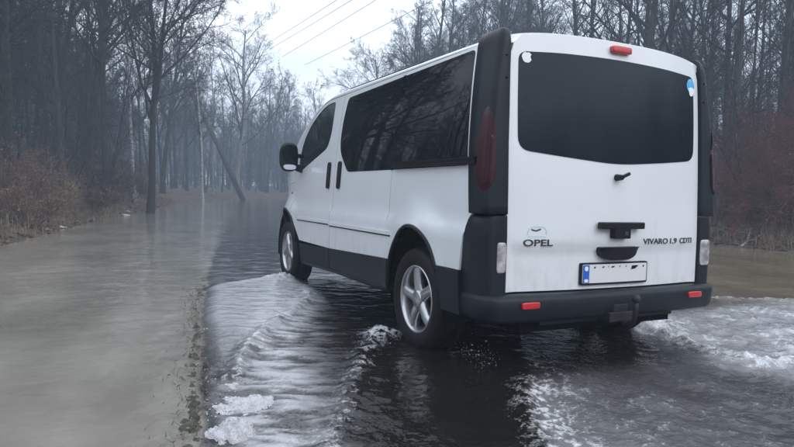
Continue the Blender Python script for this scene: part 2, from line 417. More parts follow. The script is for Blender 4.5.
    for (o0, zc, h, d) in ((.012, 1.214, .040, .02), (.026, 1.228, .012, .014)):
        ys = np.linspace(.20, 1.26, 10)
        ring = []
        for y in ys:
            x = float(S(y, 1.21)) + o0
            ring.append([bm.verts.new((sg * (x + dx), y, zc + dz)) for dx, dz in ((-d, -h / 2), (d, -h / 2), (d, h / 2), (-d, h / 2))])
        for i in range(len(ys) - 1):
            for j in range(4): bm.faces.new((ring[i][j], ring[i][(j + 1) % 4], ring[i + 1][(j + 1) % 4], ring[i + 1][j]))
        bm.faces.new(ring[0]); bm.faces.new(ring[-1])
    bm_obj('door_rail', bm, M['black'], rq)
    # wheel arch trims and dark wells
    for c, rx, rz, a0, a1 in ((RW, RX, RZ, .02, math.pi - a_r + .1), (FWL, .43, .485, .35, math.pi - .3)):
        pts = [(sg * (float(S(y, z)) + .001), y, z) for y, z in arch(c, rx - .006, rz - .006, a0, a1, 26)]
        tube_obj('arch_trim', pts, .013, M['black'], van, 6)
        V, F = [], []; n = 24
        for xx in (.60, .885):
            for t in np.linspace(-.15, math.pi + .15, n): V.append((sg * xx, c[0] + (rx + .02) * math.cos(t), c[1] + (rz + .01) * math.sin(t)))
        for i in range(n - 1): F.append((i, i + 1, n + i + 1, n + i))
        F.append(tuple(range(n)))
        obj('wheel_well', mesh('wheel_well', V, F, False), M['under'], van)
    # roof gutter strip
    pts = []
    for y in np.linspace(1.15, 2.55, 16):
        X = T(y, .93); pts.append((sg * float(X[0]), y, float(X[2]) + .004))
    tube_obj('roof_strip', pts, .006, M['black'], van, 6)

    # rear corner pillar with the tail lamps
    def pillar_ring(z):
        xs = np.interp(z, [.92, 1.3, 1.7, 1.84, 1.90], [.757, .757, .748, .742, .74])
        hw = float(np.polyval(_pz, min(z, 1.9))) + .012
        yr = float(G(.757, z)) - .022
        ye = np.interp(z, [.92, 1.27, 1.72, 1.88], [.238, .292, .342, .362])
        return xs, hw, yr, ye
    def ring_pts(z, inset=0.0, bulge=0.0):
        xs, hw, yr, ye = pillar_ring(z); hw -= inset; yr += inset; o = []
        o.append((xs, yr + .06)); o.append((xs, yr + .004)); o.append((xs + .006, yr))
        xc, r = hw - .036, .036
        o.append((xs + (xc - xs) * .55, yr - .002))
        for t in np.linspace(0, math.pi / 2, 8):
            o.append((xc + r * math.sin(t), yr + r * 1.1 - r * 1.1 * math.cos(t)))
        o.append((hw + .003, (yr + .06 + ye) / 2)); o.append((hw + .001, ye)); o.append((hw - .03, ye))
        return o
    zs = list(np.linspace(.925, 1.84, 20)); V, F = [], []
    rings = [[(sg * x, y, z) for x, y in ring_pts(z)] for z in zs]
    xm = .70
    for k, t in enumerate(np.linspace(.12, 1, 8)):       # rounded top that folds over onto the roof
        z = 1.84 + .100 * math.sin(t * math.pi / 2); ins = .085 * (1 - math.cos(t * math.pi / 2))
        base = ring_pts(1.84 + .05 * t)
        rg = []
        for (x, y) in base:
            x2 = x - ins * max(0, (x - .76) / .05) * .55; y2 = y + ins * max(0, 1 - (y - .10) / .12) * .9
            x2 = max(x2, .742)
            rg.append((sg * x2, y2, z))
        rings.append(rg)
    k = len(rings[0])
    for rg in rings: V += rg
    for i in range(len(rings) - 1):
        for j in range(k - 1): F.append((i * k + j, i * k + j + 1, (i + 1) * k + j + 1, (i + 1) * k + j))
    F.append(tuple(range((len(rings) - 1) * k, len(rings) * k))); F.append(tuple(range(k))[::-1])
    me = mesh('rear_pillar', V, F)
    bm = bmesh.new(); bm.from_mesh(me); bmesh.ops.recalc_face_normals(bm, faces=bm.faces); bm.to_mesh(me); bm.free()
    pil = obj('rear_pillar', me, M['plastic'], van)
    # tail lamp: a tall lens let into the rounded corner
    V, F = [], []; n = 9
    zl = np.linspace(1.045, 1.50, 16)
    for z in zl:
        t = (z - zl[0]) / (zl[-1] - zl[0]); wid = min(1, (max(t, 1e-3) * 6) ** .5, (max(1 - t, 1e-3) * 1.6) ** .5 + .12)
        rp_ = ring_pts(z); A = np.array(rp_[3:13]); dl = np.r_[0, np.cumsum(np.hypot(*np.diff(A, axis=0).T))]
        for s in np.linspace(.52 - .36 * wid, .52 + .36 * wid, n):
            q_ = s * dl[-1]; x = np.interp(q_, dl, A[:, 0]); y = np.interp(q_, dl, A[:, 1])
            dx, dy = x - (A[:, 0].min() - .02), y - (A[:, 1].max() + .03); l = math.hypot(dx, dy); e = .007 if 0 < t < 1 else .0
            V.append((sg * (x + dx / l * e), y + dy / l * e, z))
    for i in range(15):
        for j in range(n - 1): F.append((i * n + j, i * n + j + 1, (i + 1) * n + j + 1, (i + 1) * n + j))
    if sg > 0: F = [f[::-1] for f in F]
    obj('tail_lamp', mesh('tail_lamp', V, F), M['darkred'], pil)
    for zc in (1.13, 1.33):
        A = np.array(ring_pts(zc)[3:13]); p = A[4]
        V, F = [], []; bm = bmesh.new(); bmesh.ops.create_icosphere(bm, subdivisions=2, radius=1)
        bmesh.ops.transform(bm, matrix=Matrix.Translation((sg * (p[0] - .0135), p[1] + .0085, zc)) @ Matrix.Diagonal((.022, .022, .045, 1)), verts=bm.verts)
        bm_obj('lamp_bowl', bm, M['bowl'], pil, True)
    # dark fixing screws on the pillar
    for zc in (1.66, 1.78):
        bm = bmesh.new(); bmesh.ops.create_icosphere(bm, subdivisions=1, radius=.009)
        bmesh.ops.transform(bm, matrix=Matrix.Translation((sg * .775, float(G(.757, zc)) - .024, zc)), verts=bm.verts); bm_obj('fixing_screw', bm, M['black'], pil, True)

# roof, windscreen, bonnet, front
def top_patch(name, ys, us, m, parent, y0=None, lift=0):
    V, F = [], []
    for i, y in enumerate(ys):
        for u in us:
            yy = y
            if y0 is not None: yy = y0(y, u)
            X = T(yy, u); V.append((float(X[0]), float(X[1]), float(X[2]) + lift - (.045 if y0 is not None and i == 0 else 0)))
    n = len(us)
    for i in range(len(ys) - 1):
        for j in range(n - 1): F.append((i * n + j, i * n + j + 1, (i + 1) * n + j + 1, (i + 1) * n + j))
    return obj(name, mesh(name, V, F), m, parent)
us = np.sin(np.linspace(-math.pi / 2, math.pi / 2, 45))
def roof_start(y, u):
    y0 = float(G(.79 * min(abs(u), .96), 1.93)) + .004
    return y0 + (y - .03) if y < .05 else y + (y0 - .03) * max(0, 1 - (y - .05) / .5)
top_patch('roof', np.r_[.0299, np.linspace(.03, .4, 12), np.linspace(.5, 2.6, 20), np.linspace(2.65, 3.16, 14)], us, M['paint'], van, roof_start)
top_patch('windscreen', np.linspace(3.165, 4.22, 24), us[abs(us) < .955], M['glass'], van)
for sgn in (-1, 1):
    uu = np.linspace(.955, 1, 5) * sgn
    top_patch('windscreen_pillar', np.linspace(3.16, 4.22, 24), uu if sgn < 0 else uu, M['paint'], van)
top_patch('scuttle', np.linspace(4.22, 4.30, 4), us, M['black'], van)
top_patch('bonnet', np.linspace(4.305, 4.735, 12), us, M['paint'], van)
V, F = [], []
xs = np.linspace(-1, 1, 25); zs = np.linspace(.24, .86, 12)
for z in zs:
    for u in xs: V.append((u * np.interp(z, [.24, .5, .86], [.70, .74, .68]), 4.70 + .085 * (1 - abs(u) ** 3) - .06 * smooth01(.6, .86, z) + .0, z))
for i in range(11):
    for j in range(24): F.append((i * 25 + j, i * 25 + j + 1, (i + 1) * 25 + j + 1, (i + 1) * 25 + j))
obj('front_bumper', mesh('front_bumper', V, F), M['plastic'], van)
bm = bmesh.new()
for i in range(4): box(bm, (0, 4.775, .62 + .05 * i), (.7, .03, .022))
bm_obj('grille', bm, M['black'], van)

# tailgate ------------------------------------------------------------
def gate_top(x):
    u = abs(x) / .79
    return float(T(float(G(x, 1.93)) + .004, u)[2]) - .004
gx = np.linspace(-.66, .66, 21)
gate_o = [(-.750, .497), (-.752, .9), (-.748, 1.3), (-.742, 1.7), (-.735, 1.80), (-.715, 1.855)] + [(x, gate_top(x)) for x in gx] + [(.715, 1.855), (.735, 1.80), (.742, 1.7), (.748, 1.3), (.752, .9), (.750, .497)]
win = [(0, 1.838), (-.42, 1.829), (-.688, 1.812), (-.694, 1.50), (-.690, 1.278), (-.38, 1.250), (0, 1.222), (.38, 1.250), (.690, 1.278), (.694, 1.50), (.688, 1.812), (.42, 1.829)]
win = rounded(win, [.2, .1, .05, .1, .075, .1, .15, .1, .075, .1, .05, .1])
gate = rear_panel('tailgate', gate_o, M['paint'], van, holes=[win], grid=.04, thick=.02)
rwin = rear_panel('rear_window', win, M['rearglass'], gate, off=.003, grid=.05)
def lens(name, c, s, m, parent, sub=2, sq=.6):
    bm = bmesh.new(); bmesh.ops.create_cube(bm, size=1)
    bmesh.ops.bevel(bm, geom=bm.edges[:], offset=sq * .4, segments=4, affect='EDGES', profile=.6)
    bmesh.ops.transform(bm, matrix=Matrix.Translation(c) @ Matrix.Diagonal((*s, 1)), verts=bm.verts)
    return bm_obj(name, bm, m, parent, True)
lens('brake_light', (.012, float(G(0, 1.893)) - .012, 1.893), (.150, .04, .042), M['red'], gate)
# grab handle: a flat T-shaped black grip
bm = bmesh.new(); yb = float(G(0, .86))
box(bm, (.012, yb - .028, .868), (.335, .045, .040)); box(bm, (.012, yb - .02, .822), (.125, .05, .062))
bm_obj('handle', bm, M['black'], gate, bevel=.009)
lens('lock_cap', (.035, yb - .045, .822), (.028, .008, .022), M['badge'], gate)
# number plate lamp housing: wide at the top, rounded below
hs = rounded([(-.140, .742), (-.128, .690), (-.070, .664), (.094, .664), (.152, .690), (.164, .742)], [.012, .03, .03, .03, .03, .012])
rear_panel('plate_lamp_housing', hs, M['black'], gate, off=.035, thick=.05, grid=.03)
pz0, pz1 = .520, .650
rear_panel('plate_frame', rounded([(-.255, pz0), (-.255, pz1), (.275, pz1), (.275, pz0)], .014), M['black'], gate, off=.014, thick=.02, grid=.05)
rear_panel('number_plate', rounded([(-.242, pz0 + .012), (-.242, pz1 - .010), (.264, pz1 - .010), (.264, pz0 + .012)], .006), M['platew'], gate, off=.018, thick=.004, grid=.05)
rear_panel('country_band', [(-.240, pz0 + .014), (-.240, pz1 - .012), (-.196, pz1 - .012), (-.196, pz0 + .014)], M['blue'], gate, off=.021, thick=.003, grid=.05)
rear_panel('band_mark', rounded([(-.231, .604), (-.231, .630), (-.207, .630), (-.207, .604)], .009), M['stickw'], gate, off=.0235, thick=.002, grid=.05)
rear_panel('band_mark', rounded([(-.232, .538), (-.232, .556), (-.206, .556), (-.206, .538)], .004), M['stickw'], gate, off=.0235, thick=.002, grid=.05)
for (x, ww, hh) in ((-.155, .012, .010), (-.09, .018, .007), (-.015, .026, .008), (.04, .008, .006), (.09, .008, .006), (.155, .048, .022), (.235, .010, .012), (-.05, .006, .005), (.178, .02, .010)):
    rear_panel('plate_mark', [(x - ww / 2, .626 - hh), (x - ww * .35, .627), (x + ww / 2, .628), (x + ww * .3, .627 - hh * .8)], M['black'], gate, off=.0205, thick=.002, grid=.05)
# wiper stub
bm = bmesh.new(); yw = float(G(0, 1.15))
bmesh.ops.create_cone(bm, cap_ends=True, segments=16, radius1=.021, radius2=.015, depth=.05, matrix=Matrix.Translation((-.008, yw - .024, 1.148)) @ Matrix.Rotation(R(90), 4, 'X'))
box(bm, (.022, yw - .045, 1.162), (.060, .016, .018), Matrix.Rotation(R(-22), 3, 'Y'))
bm_obj('wiper_stub', bm, M['black'], gate, bevel=.004)

def text_part(name, body, x0, z0, h, wid, m, parent, off=.004, bold=.0):
    c = bpy.data.curves.new(name, 'FONT'); c.body = body; c.size = 1; c.extrude = .03; c.offset = bold
    o = bpy.data.objects.new(name, c); col.objects.link(o)
    bpy.context.view_layer.update()
    me = bpy.data.meshes.new_from_object(o.evaluated_get(bpy.context.evaluated_depsgraph_get()))
    bpy.data.objects.remove(o); bpy.data.curves.remove(c)
    n = len(me.vertices); v = np.empty(n * 3, np.float32); me.vertices.foreach_get('co', v); v = v.reshape(-1, 3)
    mn, mxx = v.min(0), v.max(0)
    X = x0 + (v[:, 0] - mn[0]) / (mxx[0] - mn[0]) * wid; Z = z0 + (v[:, 1] - mn[1]) / (mxx[1] - mn[1]) * h
    Y = G(X, Z) - off * (v[:, 2] > 0) + .001
    me.vertices.foreach_set('co', np.stack([X, Y, Z], 1).astype(np.float32).ravel()); me.update()
    me.materials.clear()
    return obj(name, me, m, parent)
text_part('lettering', 'OPEL', -.650, .751, .037, .190, M['badge'], gate, bold=.018)
text_part('lettering', 'VIVARO', .222, .753, .034, .225, M['badge'], gate, bold=.018)
text_part('lettering', '1.9', .470, .753, .034, .065, M['badge'], gate, bold=.018)
text_part('lettering', 'CDTI', .565, .753, .034, .125, M['badge'], gate, bold=.018)
# stickers
ap = []
for t in np.linspace(0, 2 * math.pi, 40, endpoint=False):
    r = 1 + .10 * math.cos(2 * t) * 0 + (.12 * abs(math.cos(t)) if math.sin(t) > 0 else .02)
    x = r * math.cos(t) * .96; z = r * math.sin(t) * (1.0)
    if abs(x) < .3 and z > 0: z -= .16 * (1 - abs(x) / .3)
    if abs(x) < .25 and z < 0: z += .08 * (1 - abs(x) / .25)
    d = math.hypot(x - 1.22, z - .12)
    if d < .52: x = 1.22 + (x - 1.22) / d * .52; z = .12 + (z - .12) / d * .52
    ap.append((-.640 + x * .030, 1.782 + z * .029))
def glass_sticker(name, o, m, off=.006):
    return rear_panel(name, o, m, gate, off=off, thick=.001, grid=.02, dens=.01)
glass_sticker('fruit_sticker', ap, M['stickw'])
lf = [(-.640 + .030 * a, 1.782 + .029 * b) for a, b in ((-.02, 1.12), (.04, 1.45), (.36, 1.72), (.32, 1.38))]
glass_sticker('sticker_leaf', lf, M['stickw'])
glass_sticker('round_sticker', [(.655 + .040 * math.cos(t) * 1.0, 1.755 + .044 * math.sin(t)) for t in np.linspace(0, 6.283, 28, endpoint=False)], M['stickb'])
glass_sticker('sticker_tail', rounded([(.628, 1.738), (.645, 1.690), (.676, 1.690), (.690, 1.735), (.665, 1.748)], .01), M['stickw'], .0075)
# pale outline sticker over the maker's name
def strip(p, wd, name, m):
    for a, b in zip(p, p[1:]):
        d = np.array(b) - np.array(a); n = np.array((-d[1], d[0])) / np.hypot(*d) * wd
        rear_panel(name, [tuple(np.array(a) + n), tuple(np.array(b) + n), tuple(np.array(b) - n), tuple(np.array(a) - n)], m, gate, off=.0015, thick=.001, grid=.05)
strip([(-.625, .815), (-.615, .845), (-.585, .858), (-.520, .856), (-.500, .835), (-.505, .815)], .0035, 'sticker_line', M['stickp'])
strip([(-.600, .842), (-.570, .835), (-.540, .845)], .004, 'sticker_line', M['badge'])
strip([(-.620, .803), (-.510, .803)], .003, 'sticker_line', M['stickp'])

# rear bumper with its tall corners -----------------------------------
def bsec(t):
    """plan curve of the bumper: t from -1 (left flank) to 1 (right flank)"""
    s = abs(t); g = 1 if t > 0 else -1
    if s < .7:
        x = s / .7 * .80; y = .0 + .038 * (x / .80) ** 2.4 - .012
    elif s < .86:
        a = (s - .7) / .16 * math.pi / 2; x = .80 + .112 * math.sin(a); y = .026 + .11 * (1 - math.cos(a))
    else:
        k = (s - .86) / .14; x = .912 - .004 * k; y = .136 + .31 * k
    return g * x, y
V, F = [], []
ts = np.r_[np.linspace(-1, -.86, 6)[:-1], np.linspace(-.86, -.7, 10)[:-1], np.linspace(-.7, .7, 29)[:-1], np.linspace(.7, .86, 10)[:-1], np.linspace(.86, 1, 6)]
prof = [(.10, .488), (.035, .488), (.010, .478), (.0, .458), (.0, .42), (.006, .36), (.03, .335), (.12, .325)]
cen = np.array((0, .9))
for t in ts:
    x, y = bsec(t)
    e = .001; xa, ya = bsec(max(-1, t - e)); xb, yb2 = bsec(min(1, t + e)); nx, ny = (yb2 - ya), -(xb - xa); l = math.hypot(nx, ny) + 1e-9; nx, ny = nx / l, ny / l
    for (i, z) in prof: V.append((x - nx * i, y - ny * i, z))
n = len(prof)
for i in range(len(ts) - 1):
    for j in range(n - 1): F.append((i * n + j, (i + 1) * n + j, (i + 1) * n + j + 1, i * n + j + 1))
bump = obj('rear_bumper', mesh('rear_bumper', V, F), M['plastic'], van)
for sg in (-1, 1):
    V, F = [], []
    zs = [.47, .55, .65, .75, .80, .85, .895, .912, .915]
    infl = [.0, .004, .010, .016, .017, .014, .004, -.004, -.02]
    for z, f_ in zip(zs, infl):
        gy = float(G(.757, z)) - .018; hw = .893 + f_; ye = np.interp(z, [.6, .80, .912], [.300, .275, .242]) if z > .6 else .47
        o = [(.757, gy + .06), (.757, gy + .004), (.764, gy), (.80, gy)]
        for t in np.linspace(0, math.pi / 2, 8): o.append((.83 + (hw - .83) * math.sin(t), gy + .08 * (1 - math.cos(t))))
        o += [(hw, gy + .12), (hw + .004, ye), (hw - .03, ye)]
        V += [(sg * x, y, z) for x, y in o]
    k = len(o)
    for i in range(len(zs) - 1):
        for j in range(k - 1): F.append((i * k + j, i * k + j + 1, (i + 1) * k + j + 1, (i + 1) * k + j))
    F.append(tuple(range((len(zs) - 1) * k, len(zs) * k)))
    me = mesh('bumper_corner', V, F); bm = bmesh.new(); bm.from_mesh(me); bmesh.ops.recalc_face_normals(bm, faces=bm.faces); bm.to_mesh(me); bm.free()
    bc = obj('bumper_corner', me, M['plastic'], bump)
    # lower flank skin ahead of the corner, to the wheel arch
    side_panel('bumper_flank', [(.292, .345)] + [(p[0], p[1]) for p in arch(RW, RX + .008, RZ, math.pi - .02, math.pi - a_r, 8)] + [(.300, .594)], M['plastic'], bump, sg, off=.012)
    lens('reversing_lamp', (sg * (.795 if sg < 0 else .808), float(G(.757, .69)) - .018, .69), (.058 if sg < 0 else .086, .014, .165), M['clear'], bump)
    rf = lens('reflector', (sg * .642, .004, .435), (.118, .02, .036), M['red'], bump)
# tow bar
bm = bmesh.new(); box(bm, (0, .10, .335), (1.05, .06, .06)); box(bm, (.0, .02, .340), (.20, .10, .055)); box(bm, (.0, .0, .365), (.11, .03, .09))
tow = bm_obj('tow_bar', bm, M['steel'], van, bevel=.006)
tube_obj('tow_neck', [(.02, .05, .32), (.02, -.04, .30), (.02, -.095, .33), (.02, -.105, .40), (.02, -.105, .44)], .014, M['steel'], tow, 8)
bm = bmesh.new(); bmesh.ops.create_uvsphere(bm, u_segments=16, v_segments=10, radius=.025); bmesh.ops.translate(bm, verts=bm.verts, vec=(.02, -.105, .455)); bm_obj('tow_ball', bm, M['steel'], tow, True)

# underbody, axle
bm = bmesh.new()
box(bm, (0, 2.3, .33), (1.18, 4.3, .16)); box(bm, (0, 2.36, .35), (1.70, 2.08, .10)); box(bm, (0, .32, .42), (1.66, .20, .14)); box(bm, (0, 4.50, .42), (1.2, .3, .3))
bm_obj('chassis', bm, M['under'], van)
bm = bmesh.new(); box(bm, (0, .27, .362), (1.74, .34, .03)); box(bm, (0, .62, .40), (1.18, .40, .03)); bm_obj('rear_pan', bm, M['under'], van)
tube_obj('rear_axle', [(-.72, .87, .30), (.72, .87, .30)], .045, M['under'], van, 8)
tube_obj('exhaust', [(.40, 2.2, .24), (.42, 1.2, .24), (.50, .8, .27), (.62, .45, .26)], .028, M['steel'], van, 8)
bm = bmesh.new(); box(bm, (0, 2.2, .66), (1.56, 3.9, .04)); box(bm, (0, 2.5, .66), (1.60, .02, .5)); bm_obj('floor', bm, M['under'], van)
# lower body liner behind the doors
for sg in (-1, 1):
    bm = bmesh.new(); box(bm, (sg * .845, 2.37, .80), (.02, 2.0, .60)); bm_obj('door_liner', bm, M['under'], van)
# seats, wheel, dash
def seat(x, y, wd):
    bm = bmesh.new(); box(bm, (x, y, .86), (wd, .50, .16)); box(bm, (x, y - .26, 1.20), (wd, .14, .66), Matrix.Rotation(R(-10), 3, 'X'))
    for k in ([0] if wd < .8 else [-.42, 0, .42]): box(bm, (x + k, y - .33, 1.60), (.27, .09, .18))
    bm_obj('seat', bm, M['seat'], van, bevel=.035)
seat(-.46, 3.0, .50); seat(.36, 3.0, .85); seat(-.05, 1.95, 1.35); seat(-.05, 1.05, 1.35)
bm = bmesh.new(); box(bm, (0, 3.95, 1.0), (1.45, .45, .32)); bm_obj('dashboard', bm, M['under'], van, bevel=.08)
th = np.linspace(0, 2 * math.pi, 25)
tube_obj('steering_wheel', [(-.46 + .19 * math.cos(t), 3.55 + .08 * math.sin(t), 1.14 + .17 * math.sin(t)) for t in th], .014, M['black'], van, 6)

# mirrors
for sg in (-1, 1):
    bm = bmesh.new(); bmesh.ops.create_uvsphere(bm, u_segments=20, v_segments=14, radius=1)
    for v in bm.verts:
        x, y, z = v.co
        f_ = lambda a, p: math.copysign(abs(a) ** p, a)
        v.co = (f_(x, .75) * .098, f_(y, .9) * .075 if y > 0 else -.03 * (1 - max(x * x, z * z) ** 2), f_(z, .72) * .148)
    bmesh.ops.translate(bm, verts=bm.verts, vec=(sg * 1.025, 3.50, 1.352))
    mh = bm_obj('mirror', bm, M['black'], van, True)
    V = []; 
    lensz = [(math.cos(t) * .078, math.sin(t)) for t in np.linspace(0, 6.283, 24, endpoint=False)]
    obj('mirror_glass', mesh('mirror_glass', [(sg * 1.025 + math.copysign(abs(a / .078) ** .7, a) * .076, 3.4655, 1.385 + math.copysign(abs(b) ** .7, b) * .092) for a, b in lensz], [tuple(range(24))], False), M['tint'], mh)
    obj('blind_spot_glass', mesh('blind_spot_glass', [(sg * 1.025 + math.copysign(abs(a / .078) ** .7, a) * .066, 3.4655 - .002, 1.250 + math.copysign(abs(b) ** .7, b) * .026) for a, b in lensz], [tuple(range(24))], False), M['mirror'], mh)
    bm = bmesh.new(); box(bm, (sg * .915, 3.53, 1.245), (.13, .06, .07), Matrix.Rotation(R(sg * -20), 3, 'Y')); box(bm, (sg * .90, 3.53, 1.37), (.09, .04, .045))
    bm_obj('mirror_arm', bm, M['black'], mh, bevel=.015)
bm = bmesh.new(); box(bm, (-.882, 3.83, .985), (.02, .035, .018)); bm_obj('side_repeater', bm, M['black'], van, bevel=.004)

# wheels
tyre_prof = [(-.095, .222), (-.108, .245), (-.112, .285), (-.104, .318), (-.088, .331), (-.05, .3355), (-.045, .326), (-.036, .326), (-.031, .336), (.031, .336), (.036, .326), (.045, .326), (.05, .3355), (.088, .331), (.104, .318), (.112, .285), (.108, .245), (.095, .222)]
rim_prof = [(.095, .222), (.100, .219), (.098, .210), (.080, .203), (.02, .192), (-.08, .20), (-.095, .222)]
me_tyre = lathe('tyre', tyre_prof, None, None, 56); me_rim = lathe('rim', rim_prof, None, None, 56)
bm = bmesh.new()
rg = []
for (r, wd, x) in [(.03, .050, .078), (.09, .040, .086), (.15, .037, .088), (.204, .052, .080)]:
    rg.append([bm.verts.new(Vector(q)) for q in ((x - .045, -wd, r), (x - .010, -wd * .90, r), (x + .006, -wd * .45, r), (x + .006, wd * .45, r), (x - .010, wd * .90, r), (x - .045, wd, r))])
for i in range(3):
    for j in range(6): bm.faces.new((rg[i][j], rg[i][(j + 1) % 6], rg[i + 1][(j + 1) % 6], rg[i + 1][j]))
bmesh.ops.recalc_face_normals(bm, faces=bm.faces); me_spoke = bpy.data.meshes.new('spoke'); bm.to_mesh(me_spoke); bm.free()
me_spoke.polygons.foreach_set('use_smooth', np.ones(len(me_spoke.polygons), dtype=bool))
me_hub = lathe('hub_cap', [(.05, .062), (.088, .060), (.094, .050), (.096, .0)], None, None, 32)
me_disc = lathe('brake_disc', [(.02, .15), (.03, .15), (.03, .0)], None, None, 40)
bm = bmesh.new(); bmesh.ops.create_cone(bm, cap_ends=True, segments=10, radius1=.009, radius2=.008, depth=.014, matrix=Matrix.Rotation(R(90), 4, 'Y')); me_nut = bpy.data.meshes.new('wheel_bolt'); bm.to_mesh(me_nut); bm.free()
for me_, m_ in ((me_tyre, 'rubber'), (me_rim, 'alloy'), (me_spoke, 'alloy'), (me_hub, 'alloy'), (me_disc, 'under'), (me_nut, 'black')): me_.materials.append(M[m_])
for (y, sg, rot) in ((RW[0], -1, .18), (FWL[0] + .013, -1, .5), (RW[0], 1, 0), (FWL[0] + .013, 1, .3)):
    wh = empty('wheel'); wh.parent = van; wh.location = (sg * .795, y, .335); wh.rotation_euler = (rot, 0, 0 if sg > 0 else math.pi)
    obj('tyre', me_tyre, None, wh); obj('rim', me_rim, None, wh); obj('hub_cap', me_hub, None, wh); obj('brake_disc', me_disc, None, wh)
    for k in range(5):
        s = obj('spoke', me_spoke, None, wh); s.rotation_euler = (2 * math.pi * k / 5, 0, 0)
        a = 2 * math.pi * (k + .5) / 5; b_ = obj('wheel_bolt', me_nut, None, wh); b_.location = (.086, .045 * math.sin(a) * .98, .045 * math.cos(a) * .98)
#==NATURE==
# ================================================================== GROUND, ROAD, WATER
def axis(lo, hi, f0, f1, fine, coarse0=.12, gr=1.18):
    a = list(np.arange(f0, f1 + fine / 2, fine)); st = fine; x = a[-1]
    while x < hi: st = min(st * gr, 8); x += st; a.append(x)
    st = fine; x = a[0]; b = []
    while x > lo: st = min(st * gr, 8); x -= st; b.append(x)
    return np.array(b[::-1] + a)
def sheet(xs, ys):
    X, Y = np.meshgrid(xs, ys); nx, ny = len(xs), len(ys)
    i = np.arange((ny - 1) * (nx - 1)); r, c = i // (nx - 1), i % (nx - 1); a = r * nx + c
    return X.ravel(), Y.ravel(), np.stack([a, a + 1, a + nx + 1, a + nx], 1)

M['soil'] = mat('forest_floor', (.055, .042, .032), .95, noise=(1.7, (.11, .078, .055), .35, .7), bump=(14, .8, .05))
X, Y, F = sheet(axis(-420, 460, -14, 22, .35), axis(-420, 620, -10, 45, .35))
tag(obj('ground', mesh('ground', np.stack([X, Y, ground_h(X, Y)], 1), F), M['soil']), 'brown leaf littered forest floor on both sides of the road', kind='structure')
# asphalt strip under the water
M['asphalt'] = mat('asphalt', (.045, .045, .047), .8, noise=(40, (.07, .068, .065), .4, .7), bump=(180, .5, .01))
ys = np.r_[np.arange(-60, 60, 1.0), np.arange(60, 300, 6)]
V, F = [], []
for y in ys:
    x0 = float(np.interp(y, EY, EX))
    for s, z in ((0, -.12), (.004, -.004), (.03, 0), (ROADW / 2, .008), (ROADW - .03, 0), (ROADW, -.1)): V.append((x0 + s / .985, y, z))
for i in range(len(ys) - 1):
    for j in range(5): F.append((i * 6 + j, i * 6 + j + 1, (i + 1) * 6 + j + 1, (i + 1) * 6 + j))
tag(obj('road', mesh('road', V, F, False), M['asphalt']), 'dark asphalt road lying under shallow flood water', kind='structure')

# flood water with the van's wake
LINES = dict(
    bow=[(-2.02, 3.16), (-1.90, 3.40), (-1.72, 3.70), (-1.46, 3.74), (-1.2, 3.86), (-.95, 4.02)],
    arm=[(-.86, 3.35), (-1.09, 2.55), (-1.46, 1.95), (-1.77, 1.41), (-2.0, .95), (-2.12, .6)],
    rear=[(-.86, 1.16), (-1.0, 1.2), (-1.23, .84), (-1.52, .37), (-1.76, -.09), (-1.95, -.46), (-2.3, -1.1)],
    gate=[(-.34, .48), (-.44, .36), (-.60, .12), (-.79, -.13), (-1.02, -.48), (-1.30, -.95)],
    right=[(1.02, .72), (.95, .45), (.86, .17), (.82, -.03), (.95, -.22), (1.2, -.42), (1.6, -.7)],
    far=[(1.05, 1.10), (1.66, 1.20), (2.29, 1.34), (2.83, 1.50), (3.1, 1.36), (3.6, 1.16), (4.4, .9)])
def pdist(x, y, P):
    best = np.full(x.shape, 1e9); side = np.zeros(x.shape); arc = np.zeros(x.shape); L0 = 0
    for a, b in zip(P, P[1:]):
        dx, dy = b[0] - a[0], b[1] - a[1]; l2 = dx * dx + dy * dy
        t = np.clip(((x - a[0]) * dx + (y - a[1]) * dy) / l2, 0, 1)
        qx, qy = x - a[0] - t * dx, y - a[1] - t * dy; d = np.hypot(qx, qy); m = d < best
        best = np.where(m, d, best); side = np.where(m, np.sign(dx * qy - dy * qx), side); arc = np.where(m, L0 + t * math.sqrt(l2), arc)
        L0 += math.sqrt(l2)
    return best, side, arc
X, Y, F = sheet(axis(-70, 90, -2.9, 4.4, .0175), axis(-70, 320, -1.7, 4.5, .0175))
Z = np.full(X.shape, WATER); FO = np.zeros(X.shape); TU = np.zeros(X.shape)
s_ = side_s(X, Y) + np.where(np.abs(X + 1.9) < 6, .10 * (fbm(X * 1.5, Y * 2.6, 33) - .5) + .035 * (fbm(X * 9, Y * 9, 34) - .5), 0); on = smooth01(-.05, .10, s_)
near = (X > -3.2) & (X < 6) & (Y > -2.6) & (Y < 6)
x, y, o_n = X[near], Y[near], on[near]
# warp so that nothing is ruler-straight
wx = x + .10 * (fbm(x * 2.2, y * 2.2, 1) - .5) + .03 * (fbm(x * 9, y * 9, 2) - .5)
wy = y + .10 * (fbm(x * 2.2, y * 2.2, 5) - .5) + .03 * (fbm(x * 9, y * 9, 6) - .5)
n1 = fbm(x * 11, y * 11, 21, 5); n2 = fbm(x * 30, y * 30, 22, 4); n3 = fbm(x * 4, y * 4, 23, 4); n4 = fbm(x * 55, y * 55, 29, 3)
ri = np.zeros_like(x); z = np.zeros_like(x); fo = np.zeros_like(x); tu = np.zeros_like(x)
